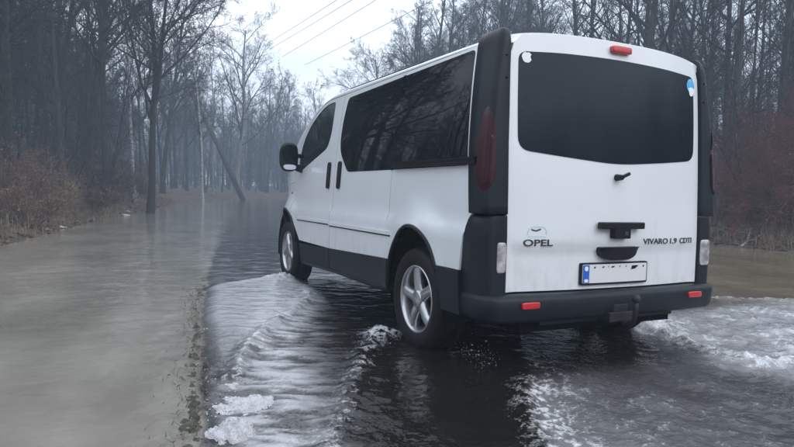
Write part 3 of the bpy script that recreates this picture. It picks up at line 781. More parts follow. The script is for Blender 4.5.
# sheet pushed out by the front wheel: a low swell behind its front edge
d, sd, ar = pdist(wx, wy, LINES['bow']); ins = np.where(sd < 0, d, -d)
da, sa, aa = pdist(wx, wy, LINES['arm']); lft = np.where(sa < 0, da, -da)
sheet_m = smooth01(-.03, .08, ins) * smooth01(-3.2, -1.6, y - 3.3) * smooth01(-.25, .12, lft * np.sign(-1 * np.median(lft[(np.abs(x + 1.8) < .1) & (np.abs(y - 2.8) < .1)])) * -1)
z += .030 * sheet_m + .030 * np.exp(-(d / .07) ** 2) * smooth01(.55, 1.0, ar) * (.5 + n1)
fo += .8 * np.exp(-(d / .07) ** 2) * smooth01(.5, 1.1, ar) * smooth01(.42, .6, n2)
tu += sheet_m * (.62 + .3 * n3) * smooth01(-.4, 2.8, y); ri += sheet_m * .22
# splash at the front wheel
r = np.hypot(wx + .97, wy - 3.78); z += .07 * np.exp(-(r / .14) ** 2) * (.4 + n2); fo += 1.1 * np.exp(-(r / .17) ** 2) * smooth01(.36, .55, n2)
# wake arm of the front wheel and the ripples it sends to the verge
d, sd, ar = pdist(wx, wy, LINES['arm']); outw = np.where(sd < 0, d, -d)
z += .026 * np.exp(-(d / .05) ** 2) * (.5 + n1)
fo += .85 * np.exp(-(d / (.03 + .04 * n3)) ** 2) * smooth01(.44, .60, n2) * (.35 + .65 * np.exp(-ar / 1.6)) + .34 * np.exp(-(d / .16) ** 2) * smooth01(.52, .66, n2)
rip = np.exp(-np.abs(d) / .55) * smooth01(.02, .12, d)
ri += rip * .30; ca = x * .902 - y * .432; cb = x * .432 + y * .902; cb = cb + .05 * (n3 - .5)
rp1 = fbm(ca * 5, cb * 17, 81, 2); rp2 = fbm(ca * 11, cb * 30, 82, 2)
z += rip * o_n * (.020 * (rp1 - .5) + .010 * (rp2 - .5))
# pale churned band that drifts back along the verge
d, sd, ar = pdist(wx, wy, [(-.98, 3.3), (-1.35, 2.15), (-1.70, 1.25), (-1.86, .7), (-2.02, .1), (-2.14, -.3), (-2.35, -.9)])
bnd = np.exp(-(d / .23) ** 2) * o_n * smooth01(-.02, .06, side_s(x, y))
dash = smooth01(.36, .58, .55 * rp1 + .45 * rp2)  # ripple-shaped dashes: sky glints painted into the churn colour
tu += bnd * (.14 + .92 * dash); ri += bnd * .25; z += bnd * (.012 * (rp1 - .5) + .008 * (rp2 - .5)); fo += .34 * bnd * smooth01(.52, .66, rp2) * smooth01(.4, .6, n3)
# rear left wheel: crest running to the near left
d, sd, ar = pdist(wx, wy, LINES['rear'])
z += .038 * np.exp(-(d / .065) ** 2) * (.45 + n1) * np.exp(-ar / 3); rip = np.exp(-d / .35) * smooth01(.03, .12, d)
ri += rip * .25; z += rip * (.016 * (fbm(ca * 5, cb * 16, 83, 2) - .5) + .008 * (fbm(ca * 12, cb * 30, 84, 2) - .5))
fo += .8 * np.exp(-(d / (.035 + .05 * n3)) ** 2) * smooth01(.43, .58, n2) * (.4 + .6 * np.exp(-ar / .7)) + .3 * np.exp(-(d / .16) ** 2) * smooth01(.52, .66, n4)
r = np.hypot((wx + .98) / 1.2, wy - 1.20); z += .035 * np.exp(-(r / .14) ** 2) * (.3 + n1); fo += .9 * np.exp(-(r / .14) ** 2) * smooth01(.40, .56, n2)
# water thrown off behind the rear wheel
d, sd, ar = pdist(wx, wy, [(-.76, .66), (-.70, .42), (-.72, .15), (-.78, -.1)])
fo += .8 * np.exp(-(d / .09) ** 2) * np.exp(-ar / .4) * smooth01(.46, .60, n2); z += .03 * np.exp(-(d / .07) ** 2) * n2 * np.exp(-ar / .4)
# turbulent wake behind the van
d, sd, ar = pdist(wx, wy, LINES['gate']); rt = np.where(sd > 0, d, -d)
wk = smooth01(0, .10, rt) * smooth01(1.4, .9, y)
d2, sd2, ar2 = pdist(wx, wy, LINES['far']); blw = np.where(sd2 < 0, d2, -d2); wk *= smooth01(0, .08, blw)
z += wk * (.030 * (n3 - .5) + .022 * (n1 - .5) + .010 * (n2 - .5))
z += .030 * np.exp(-(d / .06) ** 2) * (.4 + n1)
n5 = .5 * n2 + .5 * n4
fo += .62 * np.exp(-((rt - .06) / .13) ** 2) * smooth01(.36, .62, n5) + wk * .62 * np.exp(-rt / .5) * smooth01(.42, .64, n5) + wk * .2 * smooth01(.57, .66, n2) * smooth01(.4, .6, n3)
tu += wk * (.07 + .16 * n3) + wk * .4 * np.exp(-rt / .3); ri += wk * .9
# right rear wheel: fan of white water
d3, sd3, ar3 = pdist(wx, wy, LINES['right']); beyond = wk * smooth01(.35, .9, x + .25 * y)
z += .045 * np.exp(-(d3 / .08) ** 2) * (.4 + n1) + beyond * .035 * (n1 - .3)
fo += .8 * np.exp(-(d3 / (.08 + .06 * n3)) ** 2) * smooth01(.34, .60, n5)
fade = smooth01(-1.0, .1, y + .25 * x); beyond = beyond * (.35 + .65 * fade)
fo += beyond * (.46 * smooth01(.46, .64, n2) * smooth01(.40, .60, n3) + .06)
tu += beyond * (.34 + .45 * n3)
r = np.hypot((wx - 1.12) / 1.2, wy - .80); z += .09 * np.exp(-(r / .16) ** 2) * (.3 + n2); fo += 1.2 * np.exp(-(r / .2) ** 2) * smooth01(.32, .5, n2)
z += .035 * np.exp(-(d2 / .06) ** 2) * (.3 + n1) * smooth01(.1, .5, ar2); fo += .5 * np.exp(-(d2 / .05) ** 2) * smooth01(.42, .58, n2)
# pressed-down track under the van, general chop
z += .0035 * (fbm(x * 7, y * 7, 40) - .5) * 2 + .0016 * (n4 - .5)
z *= (o_n * .97 + .03)
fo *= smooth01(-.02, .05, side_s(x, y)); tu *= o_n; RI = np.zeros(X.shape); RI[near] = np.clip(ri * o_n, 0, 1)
van_shade = smooth01(.98, .80, np.abs(x)) * smooth01(-.22, .15, y) * smooth01(4.8, 4.5, y)    # pale churn and foam cut beneath the van, painting in its shade
tu *= 1 - .95 * van_shade; fo *= 1 - .6 * van_shade; z *= 1 - .5 * van_shade
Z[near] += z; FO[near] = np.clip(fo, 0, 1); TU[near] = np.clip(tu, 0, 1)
Z += .002 * (fbm(X * 1.3, Y * 1.3, 50) - .5)
me = mesh('flood_water', np.stack([X, Y, Z], 1), F)
MU_MIST = np.clip(np.maximum(1 - smooth01(-.035, .01, s_), smooth01(3.2, 5.5, s_ + .6 * np.sin(Y * .7) + .35 * (fbm(X * .8, Y * .8, 61) - .5)) * smooth01(.0, 2.2, Y + .45 * X - 1.6)), 0, 1)
MU_MIST = np.maximum(MU_MIST, smooth01(5, 20, Y) * .40)  # water ahead paled with distance: mist painted into its colour
for nm, arr in (('foam', FO), ('turb', TU), ('mud_mist', MU_MIST), ('ripple', RI)):
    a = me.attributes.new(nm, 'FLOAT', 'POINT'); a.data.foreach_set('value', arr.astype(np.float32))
m = bpy.data.materials.new('flood_water'); m.use_nodes = True; t = m.node_tree; b = t.nodes['Principled BSDF']; N = t.nodes.new; K = t.links.new
def attr(n): a = N('ShaderNodeAttribute'); a.attribute_name = n; return a.outputs['Fac']
def mixc(f, a, c):
    q = N('ShaderNodeMix'); q.data_type = 'RGBA'
    if hasattr(f, 'links'): K(f, q.inputs[0])
    else: q.inputs[0].default_value = f
    for k, v in ((6, a), (7, c)):
        if hasattr(v, 'links'): K(v, q.inputs[k])
        else: q.inputs[k].default_value = (*v, 1)
    return q.outputs[2]
def mixf(f, a, c):
    q = N('ShaderNodeMix')
    K(f, q.inputs[0])
    for k, v in ((2, a), (3, c)):
        if hasattr(v, 'links'): K(v, q.inputs[k])
        else: q.inputs[k].default_value = v
    return q.outputs[0]
tcw = N('ShaderNodeTexCoord')
def noise(scale, det=4, sx=(1, 1, 1)):
    mpp = N('ShaderNodeMapping'); mpp.inputs['Scale'].default_value = sx; K(tcw.outputs['Object'], mpp.inputs['Vector'])
    q = N('ShaderNodeTexNoise'); q.inputs['Scale'].default_value = scale; q.inputs['Detail'].default_value = det; K(mpp.outputs[0], q.inputs['Vector']); return q.outputs['Fac']
def ramp(f, a, c):
    q = N('ShaderNodeMapRange'); q.inputs[1].default_value = a; q.inputs[2].default_value = c; K(f, q.inputs[0]); return q.outputs[0]
fo_, tu_, mu_mist = attr('foam'), attr('turb'), attr('mud_mist')
sxw = N('ShaderNodeSeparateXYZ'); K(tcw.outputs['Object'], sxw.inputs[0])
mudl = mixc(ramp(noise(.8, 6, (1.6, .8, 1)), .36, .66), (.172, .158, .134), (.280, .262, .226))
mudc = mixc(ramp(noise(.8, 6, (1.6, .8, 1)), .36, .66), (.125, .102, .064), (.205, .170, .112))
c1 = mixc(mu_mist, (.012, .0105, .009), mixc(ramp(sxw.outputs['X'], 1., 4.5), mudl, mudc))
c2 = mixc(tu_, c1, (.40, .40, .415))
fd_ = N('ShaderNodeMath'); fd_.operation = 'MULTIPLY_ADD'; K(noise(95, 6), fd_.inputs[0]); fd_.inputs[1].default_value = 1.9; fd_.inputs[2].default_value = -.95
fa_ = N('ShaderNodeMath'); fa_.operation = 'MULTIPLY_ADD'; K(fd_.outputs[0], fa_.inputs[0]); K(ramp(fo_, .0, .35), fa_.inputs[1]); K(fo_, fa_.inputs[2])
ff0 = N('ShaderNodeMath'); ff0.operation = 'MULTIPLY'; K(ramp(fa_.outputs[0], .22, 1.2), ff0.inputs[0]); ff0.inputs[1].default_value = .88; ff_ = ff0.outputs[0]
c3 = mixc(ff_, c2, (.80, .81, .83))
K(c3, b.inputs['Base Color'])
r1 = mixf(mu_mist, .03, .07); r2_ = mixf(ff_, r1, .5); K(r2_, b.inputs['Roughness']); b.inputs['IOR'].default_value = 1.333
def bump(h, dist, stren, prev=None):
    q = N('ShaderNodeBump'); q.inputs['Distance'].default_value = dist; K(h, q.inputs['Height'])
    if hasattr(stren, 'links'): K(stren, q.inputs['Strength'])
    else: q.inputs['Strength'].default_value = stren
    if prev is not None: K(prev, q.inputs['Normal'])
    return q.outputs[0]
ri_ = attr('ripple')
nb = bump(noise(3.2, 3), .030, .55)
nb = bump(noise(16, 3), .016, mixf(ri_, .10, .8), nb)
nb = bump(noise(42, 2), .007, mixf(ri_, .06, .7), nb)
K(nb, b.inputs['Normal'])
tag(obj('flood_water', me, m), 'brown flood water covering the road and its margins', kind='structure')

# ragged verge along the asphalt edge
M['verge'] = mat('verge_mud', (.040, .036, .027), .7, noise=(11, (.10, .095, .075), .4, .72), bump=(60, .8, .02))
ys = np.arange(-1.6, 5.6, .014); ss = np.linspace(-.30, .0, 36)
S2, Y2 = np.meshgrid(ss, ys); XX = np.interp(Y2, EY, EX) + S2 / .985
hh = WATER - .035 + (.036 + .05 * (fbm(Y2 * 1.7, Y2 * 0, 75) - .5)) * np.exp(-((S2 + .05) / .05) ** 2) * smooth01(5.4, 2.2, Y2) + .045 * (fbm(XX * 12, Y2 * 9, 71) - .5) + .060 * (fbm(XX * 34, Y2 * 34, 72, 5) - .5)
hh = np.where(S2 > -.03, np.minimum(hh, WATER + .012), hh) * smooth01(5.5, 4.0, Y2) - .05 * smooth01(-.16, -.30, S2) - .03 * smooth01(4.0, 5.5, Y2)
nx = len(ss); i = np.arange((len(ys) - 1) * (nx - 1)); a = i // (nx - 1) * nx + i % (nx - 1)
tag(obj('verge', mesh('verge', np.stack([XX.ravel(), Y2.ravel(), hh.ravel()], 1), np.stack([a, a + 1, a + nx + 1, a + nx], 1)), M['verge']), 'narrow muddy verge along the edge of the asphalt', kind='structure')

# ------------------------------------------------------------------ foam clumps, spray
def flotsam(n, seed):
    rg = np.random.default_rng(seed); V, F = [], []
    for k in range(n):
        y = rg.uniform(-.9, 4.2); s = rg.normal(-.03, .03) - .10 * rg.random() ** 4; x = float(np.interp(y, EY, EX)) + s; a = rg.uniform(0, 6.28); l = rg.uniform(.004, .015) * (1 + .8 * (rg.random() < .1)); w_ = l * rg.uniform(.25, .6); z = WATER + .006 + rg.uniform(0, .014); b0 = len(V)
        dx, dy = math.cos(a), math.sin(a); t_ = rg.normal(0, .35) * l
        V += [(x - dx * l, y - dy * l, z - t_), (x + dy * w_, y - dx * w_, z), (x + dx * l, y + dy * l, z + t_), (x - dy * w_, y + dx * w_, z + .3 * l)]; F.append((b0, b0 + 1, b0 + 2, b0 + 3))
    return mesh('flotsam', V, F, False)
M['flot'] = mat('flotsam', (.06, .045, .025), .8, noise=(26, (.24, .22, .17), .42, .66))
tag(obj('flotsam', flotsam(380, 77), M['flot']), 'dead leaves and bits of plant washed along the verge', kind='stuff')
rng = np.random.default_rng(5)
M['foam'] = mat('foam', (.66, .66, .69), .6, noise=(38, (.44, .43, .43), .45, .72), bump=(90, 1.0, .02))
def clump(x, y, rx, ry, h, seed, name='foam_clump'):
    n = 40; V, F = [], []; g = np.linspace(-1.25, 1.25, n); idx = -np.ones((n, n), int)
    A, B = np.meshgrid(g, g, indexing='ij'); rr = np.hypot(A, B) + 1.1 * (fbm(A * 1.9 + seed, B * 1.9, seed) - .5) + .55 * (fbm(A * 7 + seed, B * 7, seed + 2) - .5)
    hz = h * np.clip(1 - rr, 0, 1) ** .75 * 1.2 * (.5 + fbm(A * 5, B * 5 + seed, seed + 5))
    for i_ in range(n):
        for j_ in range(n):
            if rr[i_, j_] < 1.2: idx[i_, j_] = len(V); V.append((A[i_, j_] * rx, B[i_, j_] * ry, hz[i_, j_] - .12 * max(0, rr[i_, j_] - 1)))
    for i_ in range(n - 1):
        for j_ in range(n - 1):
            q = [idx[i_, j_], idx[i_ + 1, j_], idx[i_ + 1, j_ + 1], idx[i_, j_ + 1]]
            if min(q) >= 0: F.append(q)
    o = obj(name, mesh(name, V, F), M['foam']); o.location = (x, y, WATER - .003); return o
tag(clump(-2.235, -.13, .095, .09, .050, 3), 'bright white foam clump nearest the camera at the road edge', 'foam', 'foam clumps by the verge')
tag(clump(-2.13, .17, .12, .12, .032, 8), 'broad pale foam clump just beyond the brightest one', 'foam', 'foam clumps by the verge')
tag(clump(-2.14, .45, .05, .06, .014, 15), 'small pale foam scrap between the broad clump and the verge line', 'foam', 'foam clumps by the verge')
tag(clump(-2.075, 1.72, .045, .10, .012, 18), 'thin foam scrap farthest up the verge', 'foam', 'foam clumps by the verge')
tag(clump(-1.99, 1.14, .035, .06, .012, 20), 'tiny foam scrap adrift in the pale ripples', 'foam', 'foam clumps by the verge')
tag(clump(-2.10, .84, .06, .09, .016, 12), 'small thin foam patch halfway along the verge', 'foam', 'foam clumps by the verge')
def drops(name, label, n, fn, seed):
    rg = np.random.default_rng(seed); V, F = [], []
    base = [(1, 0, 0), (-1, 0, 0), (0, 1, 0), (0, -1, 0), (0, 0, 1), (0, 0, -1)]
    fc = [(0, 2, 4), (2, 1, 4), (1, 3, 4), (3, 0, 4), (2, 0, 5), (1, 2, 5), (3, 1, 5), (0, 3, 5)]
    for k in range(n):
        c, r = fn(rg); b0 = len(V); st = rg.uniform(.7, 1.7, 3)
        V += [(c[0] + q[0] * r * st[0], c[1] + q[1] * r * st[1], c[2] + q[2] * r * st[2]) for q in base]; F += [tuple(b0 + i_ for i_ in f_) for f_ in fc]
    return tag(obj(name, mesh(name, V, F), M['foam']), label, kind='stuff')
def bits(rg):
    y_ = rg.uniform(-.6, 3.2); x_ = float(np.interp(y_, EY, EX)) + abs(rg.normal(0, .12)) + .01
    return (x_, y_, WATER + .004), rg.uniform(.0012, .0055)
drops('foam_bits', 'small white foam flecks floating along the verge', 260, bits, 3)
def spl(cx, cy, vx, vy, spread, hmax):
    def f_(rg):
        a = rg.random() ** .8; h = hmax * rg.random() ** 1.6 * (1 - a * .6)
        return (cx + vx * a + rg.normal(0, spread), cy + vy * a + rg.normal(0, spread), WATER + .01 + h), rg.uniform(.0008, .0022) * (1 + 1.3 * (rg.random() < .12))
    return f_
drops('splash_drops', 'white spray thrown up behind the rear left wheel', 110, spl(-.74, .55, .05, -.30, .04, .17), 4)
drops('splash_drops', 'white spray fanning out from the far rear wheel', 420, spl(1.08, .85, .35, -.30, .10, .22), 5)
drops('splash_drops', 'low spray at the foot of the rear left wheel', 120, spl(-1.0, 1.16, -.15, -.2, .06, .07), 6)
drops('splash_drops', 'spray at the foot of the front wheel', 120, spl(-.98, 3.75, -.12, -.25, .06, .12), 7)

# ================================================================== TREES
def bark(name, c1_, c2_, sc_=(6, 6, 1.2), rough=.9):
    mm = bpy.data.materials.new(name); mm.use_nodes = True; t = mm.node_tree; b = t.nodes['Principled BSDF']; b.inputs['Roughness'].default_value = rough
    c = t.nodes.new('ShaderNodeTexCoord'); mpp = t.nodes.new('ShaderNodeMapping'); mpp.inputs['Scale'].default_value = sc_
    n = t.nodes.new('ShaderNodeTexNoise'); n.inputs['Scale'].default_value = 3; n.inputs['Detail'].default_value = 6
    r = t.nodes.new('ShaderNodeValToRGB'); r.color_ramp.elements[0].position = .36; r.color_ramp.elements[1].position = .66
    r.color_ramp.elements[0].color = (*c1_, 1); r.color_ramp.elements[1].color = (*c2_, 1)
    oi = t.nodes.new('ShaderNodeObjectInfo'); hs = t.nodes.new('ShaderNodeHueSaturation'); mr = t.nodes.new('ShaderNodeMapRange'); mr.inputs[3].default_value = .7; mr.inputs[4].default_value = 1.35
    K = t.links.new
    K(c.outputs['Object'], mpp.inputs[0]); K(mpp.outputs[0], n.inputs['Vector']); K(n.outputs['Fac'], r.inputs['Fac'])
    K(oi.outputs['Random'], mr.inputs[0]); K(mr.outputs[0], hs.inputs['Value']); K(r.outputs[0], hs.inputs['Color']); K(hs.outputs[0], b.inputs['Base Color'])
    bp = t.nodes.new('ShaderNodeBump'); bp.inputs['Distance'].default_value = .03; bp.inputs['Strength'].default_value = .8; K(n.outputs['Fac'], bp.inputs['Height']); K(bp.outputs[0], b.inputs['Normal'])
    return mm
M['bark'] = bark('bark', (.015, .013, .012), (.048, .043, .040))
M['barkpale'] = bark('pale_bark', (.13, .125, .118), (.26, .25, .24))
M['birch'] = bark('birch_bark', (.10, .095, .09), (.52, .51, .50), (3, 3, 9))
M['twig'] = bark('twig', (.014, .012, .012), (.040, .033, .031))
M['redtwig'] = bark('red_twig', (.075, .050, .042), (.19, .125, .100))
M['straw'] = bark('dry_grass', (.10, .078, .048), (.26, .21, .135), (2, 2, 2))
M['maroon'] = bark('maroon_twig', (.060, .017, .016), (.15, .044, .038))
M['leaf'] = bark('dead_leaf', (.085, .048, .032), (.23, .135, .085), (2, 2, 2))

def rot_about(v, ax, a):
    return v * math.cos(a) + np.cross(ax, v) * math.sin(a) + ax * (ax @ v) * (1 - math.cos(a))
def perp(d, rg):
    q = rg.normal(size=3); q -= d * (q @ d); return q / (np.linalg.norm(q) + 1e-9)
SIDES = [8, 5, 4, 3, 3]
def grow(rg, p, d, length, r, lev, spec, V, maxlev, leaves=None):
    nseg = (spec.get('seg', [9, 6, 4, 3, 2]))[lev]; pts = [p]; dirs = [d]; st = length / nseg
    wob = spec['wob'][lev]; trop = spec['trop'][lev]
    for i_ in range(nseg):
        d = d + rg.normal(0, wob, 3); d[2] += trop; d = d / np.linalg.norm(d); p = p + d * st; pts.append(p); dirs.append(d)
    rad = r * (1 - np.linspace(0, 1, nseg + 1) * (1 - spec['tip'][lev])); rad = np.maximum(rad, spec.get('rmin', .0045))
    if lev == 0: rad[0] *= 1.35
    V[min(lev, 1)].add(pts, rad, SIDES[lev])
    if lev >= maxlev:
        if leaves is not None and rg.random() < spec.get('leafy', 0):
            leaves.append((pts[-1], d))
        return
    nch = spec['n'][lev]; nch = int(rg.integers(max(1, int(nch * .8)), int(nch * 1.2) + 2)); t0 = spec['t0'][lev]
    for c in range(nch):
        t = t0 + (1 - t0) * ((c + rg.random()) / nch); t = min(t, .99); f_ = t * nseg; i_ = int(f_); k = f_ - i_
        pp = pts[i_] * (1 - k) + pts[i_ + 1] * k; dd = dirs[i_ + 1]
        rr = float(np.interp(f_, range(nseg + 1), rad)) * rg.uniform(.45, .68)
        ang = R(rg.uniform(*spec['ang'][lev])); nd = rot_about(dd, perp(dd, rg), ang)
        ll = length * rg.uniform(*spec['len'][lev]) * (1.1 - .62 * (t - t0) / (1 - t0 + 1e-6))
        grow(rg, pp, nd, ll, rr, lev + 1, spec, V, maxlev, leaves)
TALL = dict(wob=[.035, .11, .16, .2, .25], trop=[.03, .07, .06, .04, .02], tip=[.22, .2, .25, .4, .6], n=[20, 9, 7, 5], t0=[.30, .2, .15, .1], ang=[(28, 58), (28, 60), (25, 60), (25, 60)], len=[(.22, .36), (.30, .5), (.35, .6), (.4, .7)])
BIG = dict(TALL, wob=[.06, .12, .17, .22, .25], n=[15, 11, 8, 5], t0=[.26, .2, .15, .1], len=[(.36, .58), (.32, .5), (.35, .55), (.4, .7)], ang=[(30, 62), (30, 60), (25, 60), (25, 60)])
POLE = dict(TALL, n=[14, 7, 5, 4], len=[(.14, .26), (.32, .5), (.35, .6), (.4, .7)], t0=[.35, .15, .1, .1])
STEM = dict(TALL, n=[13, 6, 5, 4], t0=[.38, .2, .15, .1], len=[(.14, .28), (.3, .5), (.35, .6), (.4, .7)], wob=[.03, .12, .18, .22, .25])
SHRUB = dict(wob=[.10, .14, .18, .22], trop=[.02, .03, .03, .0], tip=[.3, .3, .4, .5], n=[9, 6, 4], t0=[.15, .12, .1], ang=[(20, 55), (25, 60), (25, 65)], len=[(.35, .6), (.35, .6), (.35, .65)], rmin=.0035, seg=[6, 4, 3, 2])
def leaf_mesh(lv, rg, size):
    V, F = [], []
    for (p, d) in lv:
        for q in range(rg.integers(1, 4)):
            a = rg.normal(size=3); a /= np.linalg.norm(a); b_ = np.cross(a, rg.normal(size=3)); b_ /= np.linalg.norm(b_); c = p + rg.normal(0, .03, 3); l = size * rg.uniform(.6, 1.3); b0 = len(V)
            V += [(c - a * l).tolist(), (c + b_ * l * .45).tolist(), (c + a * l).tolist(), (c - b_ * l * .45 + np.array((0, 0, l * .2))).tolist()]; F.append((b0, b0 + 1, b0 + 2, b0 + 3))
    return mesh('leaves', V, F, False)
def tree_proto(seed, H, r, spec, maxlev=4, lean=(0, 0), barkm='bark', twigm='twig', fork=0):
    rg = np.random.default_rng(seed); V = (Tubes(), Tubes())
    d = np.array([lean[0], lean[1], 1.]); d /= np.linalg.norm(d)
    grow(rg, np.zeros(3), d, H, r, 0, spec, V, maxlev)
    for k in range(fork):
        a = rg.uniform(0, 6.28); dd = np.array([math.cos(a) * .35, math.sin(a) * .35, 1]); dd /= np.linalg.norm(dd)
        grow(rg, d * H * .32, dd, H * .62, r * .62, 0, dict(spec, t0=[.2, .2, .15, .1]), V, maxlev)
    out_ = []
    for k, (nm, mm) in enumerate((('trunk', barkm), ('crown', twigm))):
        q = V[k].build(nm); q.materials.append(M[mm]); out_.append(q)
    return out_
PROTO = {
    'tall0': tree_proto(1, 12.5, .15, TALL), 'tall1': tree_proto(2, 11.8, .13, TALL, lean=(.06, .03)), 'tall2': tree_proto(3, 12.8, .17, TALL), 'tall3': tree_proto(4, 11, .12, TALL, lean=(-.08, .05)),
    'big0': tree_proto(5, 12.5, .14, BIG, fork=1), 'big1': tree_proto(6, 12, .17, BIG), 'big2': tree_proto(17, 12, .2, BIG, barkm='barkpale'),
    'pole0': tree_proto(7, 10, .07, POLE), 'pole1': tree_proto(8, 10.5, .06, POLE, lean=(.1, 0)), 'pole2': tree_proto(9, 9, .05, POLE, lean=(-.12, .05)),
    'stem0': tree_proto(21, 12.8, .11, STEM, 3), 'stem1': tree_proto(22, 12.2, .09, STEM, 3, lean=(.05, .02)), 'stem2': tree_proto(23, 13, .13, STEM, 3), 'stem3': tree_proto(24, 11.5, .07, STEM, 3, lean=(-.07, .03)),
    'birch0': tree_proto(10, 11.5, .085, POLE, barkm='birch'), 'birch1': tree_proto(11, 11, .075, POLE, barkm='birch', lean=(.05, 0))}
def place_tree(kind, x, y, sc_, rz, label, group, name='bare_tree', cat='tree', tilt=(0, 0)):
    e = empty(name, (x, y, float(ground_h(x, y)) - .12), rz); e.scale = (sc_,) * 3; e.rotation_euler = (tilt[0], tilt[1], rz)
    for me_, nm in zip(PROTO[kind], ('trunk', 'crown')): obj(nm, me_, None, e)
    return tag(e, label, cat, group)
rr = random.Random(11)
GL, GR = 'bare trees of the misty wood left of the road', 'bare trees of the wood right of the road'
used = []
def free(x, y, dmin):
    if any((x - a) ** 2 + (y - b_) ** 2 < dmin * dmin for a, b_ in used): return False
    used.append((x, y)); return True
def T1(u, depth, kind, sc_, rz, label, **kw):
    x, y = at(u, depth); used.append((x, y)); return place_tree(kind, x, y, sc_, rz, label, None, **kw)
T1(150, 21, 'big0', .9, 1.0, 'thick forked bare tree, stoutest trunk left of the road')
T1(106, 20, 'stem2', .9, .4, 'dark straight bare tree just left of the stout forked one')
T1(60, 16.5, 'stem1', .95, 2.0, 'dark bare tree standing above the red brush at left')
T1(10, 15, 'big1', .8, 3.6, 'wide bare tree at the far left with long low limbs')
T1(-22, 13.5, 'stem0', .9, 5.0, 'near bare tree whose limbs reach in at the left edge')
T1(213, 50, 'birch0', 1.1, .3, 'slim pale birch standing behind the leaning pole', name='birch_tree')
T1(203, 34, 'birch1', .95, 1.3, 'slim pale birch in front of the upper part of the leaning pole', name='birch_tree')
T1(135, 27, 'birch1', 1.05, 2.6, 'slim pale birch left of the stout forked tree', name='birch_tree')
T1(236, 54, 'big2', 1.2, .8, 'tall pale grey tree with spreading limbs against the white sky')
T1(402, 40, 'big1', .82, 2.2, 'fine branched bare tree showing just above the middle of the van roof')
kinds = ['tall0', 'tall1', 'tall2', 'tall3', 'tall0', 'tall2', 'pole0', 'pole1', 'pole2', 'pole0']
stems = ['stem0', 'stem1', 'stem2', 'stem3', 'stem0', 'stem1', 'tall0', 'tall2']
def scatter(n, fu, fd, ok, label, group, dmin, scl=(.8, 1.15), ks=kinds):
    c = 0; tries = 0
    while c < n and tries < n * 60:
        tries += 1; u, dp = fu(), fd(); x, y = at(u, dp); s = float(side_s(x, y))
        if not ok(s) or (172 < u < 252 and dp < 52 and s < 0) or not free(x, y, dmin): continue
        place_tree(rr.choice(ks), x, y, rr.uniform(*scl), rr.uniform(0, 6.28), label, group, tilt=(rr.gauss(0, .035), rr.gauss(0, .035))); c += 1
SAP = dict(TALL, n=[20, 8, 5, 4], t0=[.08, .1, .1, .1], len=[(.2, .38), (.35, .55), (.35, .6), (.4, .7)], ang=[(25, 60)] * 4)
PROTO['sap0'] = tree_proto(61, 6.5, .032, SAP, 3); PROTO['sap1'] = tree_proto(62, 5.5, .026, SAP, 3, lean=(.12, 0)); PROTO['sap2'] = tree_proto(63, 7.5, .04, SAP, 3, lean=(-.08, .06))
saps = ['sap0', 'sap1', 'sap2']
okL = lambda s: s < -5.0 - abs(rr.gauss(0, .5))
okR = lambda s: s > 12.6
scatter(36, lambda: rr.uniform(-110, 200), lambda: rr.uniform(14, 30), okL, 'slender bare tree in the front rows of the wood left of the road', GL, 1.0, ks=stems + ['pole0', 'pole2'])
scatter(46, lambda: rr.uniform(-60, 250), lambda: rr.uniform(30, 60), okL, 'bare tree fading into the mist left of the road', GL, 1.4, (.85, 1.1))
scatter(34, lambda: rr.uniform(170, 345), lambda: rr.uniform(62, 135), okL, 'distant bare tree almost lost in the mist ahead of the van', 'far trees ahead in the mist', 2.2, (.9, 1.1))
scatter(40, lambda: rr.uniform(470, 880), lambda: rr.uniform(15, 30), okR, 'bare tree in the front rows of the wood right of the van', GR, .9, (.85, 1.12), stems)
scatter(34, lambda: rr.uniform(430, 820), lambda: rr.uniform(30, 62), okR, 'bare tree deeper in the wood behind the van roof', GR, 1.3, (.88, 1.14), stems)
scatter(18, lambda: rr.uniform(880, 1300), lambda: rr.uniform(11, 26), okR, 'bare tree of the right wood beyond the right edge of the view', 'trees beyond the right edge of the view', 1.2, (.85, 1.12), stems)
scatter(16, lambda: rr.uniform(330, 450), lambda: rr.uniform(70, 120), okR, 'distant bare tree beyond the far end of the van roof', 'far trees beyond the van roof', 2.5, (.8, 1.0))
scatter(34, lambda: rr.uniform(-70, 225), lambda: rr.uniform(12.5, 34), lambda s: s < -4.4, 'thin twiggy sapling filling the wood edge left of the road', 'saplings of the left wood', .7, (.8, 1.3), saps)
scatter(16, lambda: rr.uniform(690, 860), lambda: rr.uniform(14, 26), lambda s: s > 12.2, 'thin twiggy sapling at the wood edge right of the van', 'saplings of the right wood', .8, (.8, 1.3), saps)
scatter(22, lambda: rr.uniform(402, 520), lambda: rr.uniform(34, 58), lambda s: s > 6.8, 'dense bare tree rising just above the rear of the van roof', 'trees above the rear of the van roof', 1.4, (1.0, 1.14), ['tall0', 'tall2', 'stem2', 'big1'])
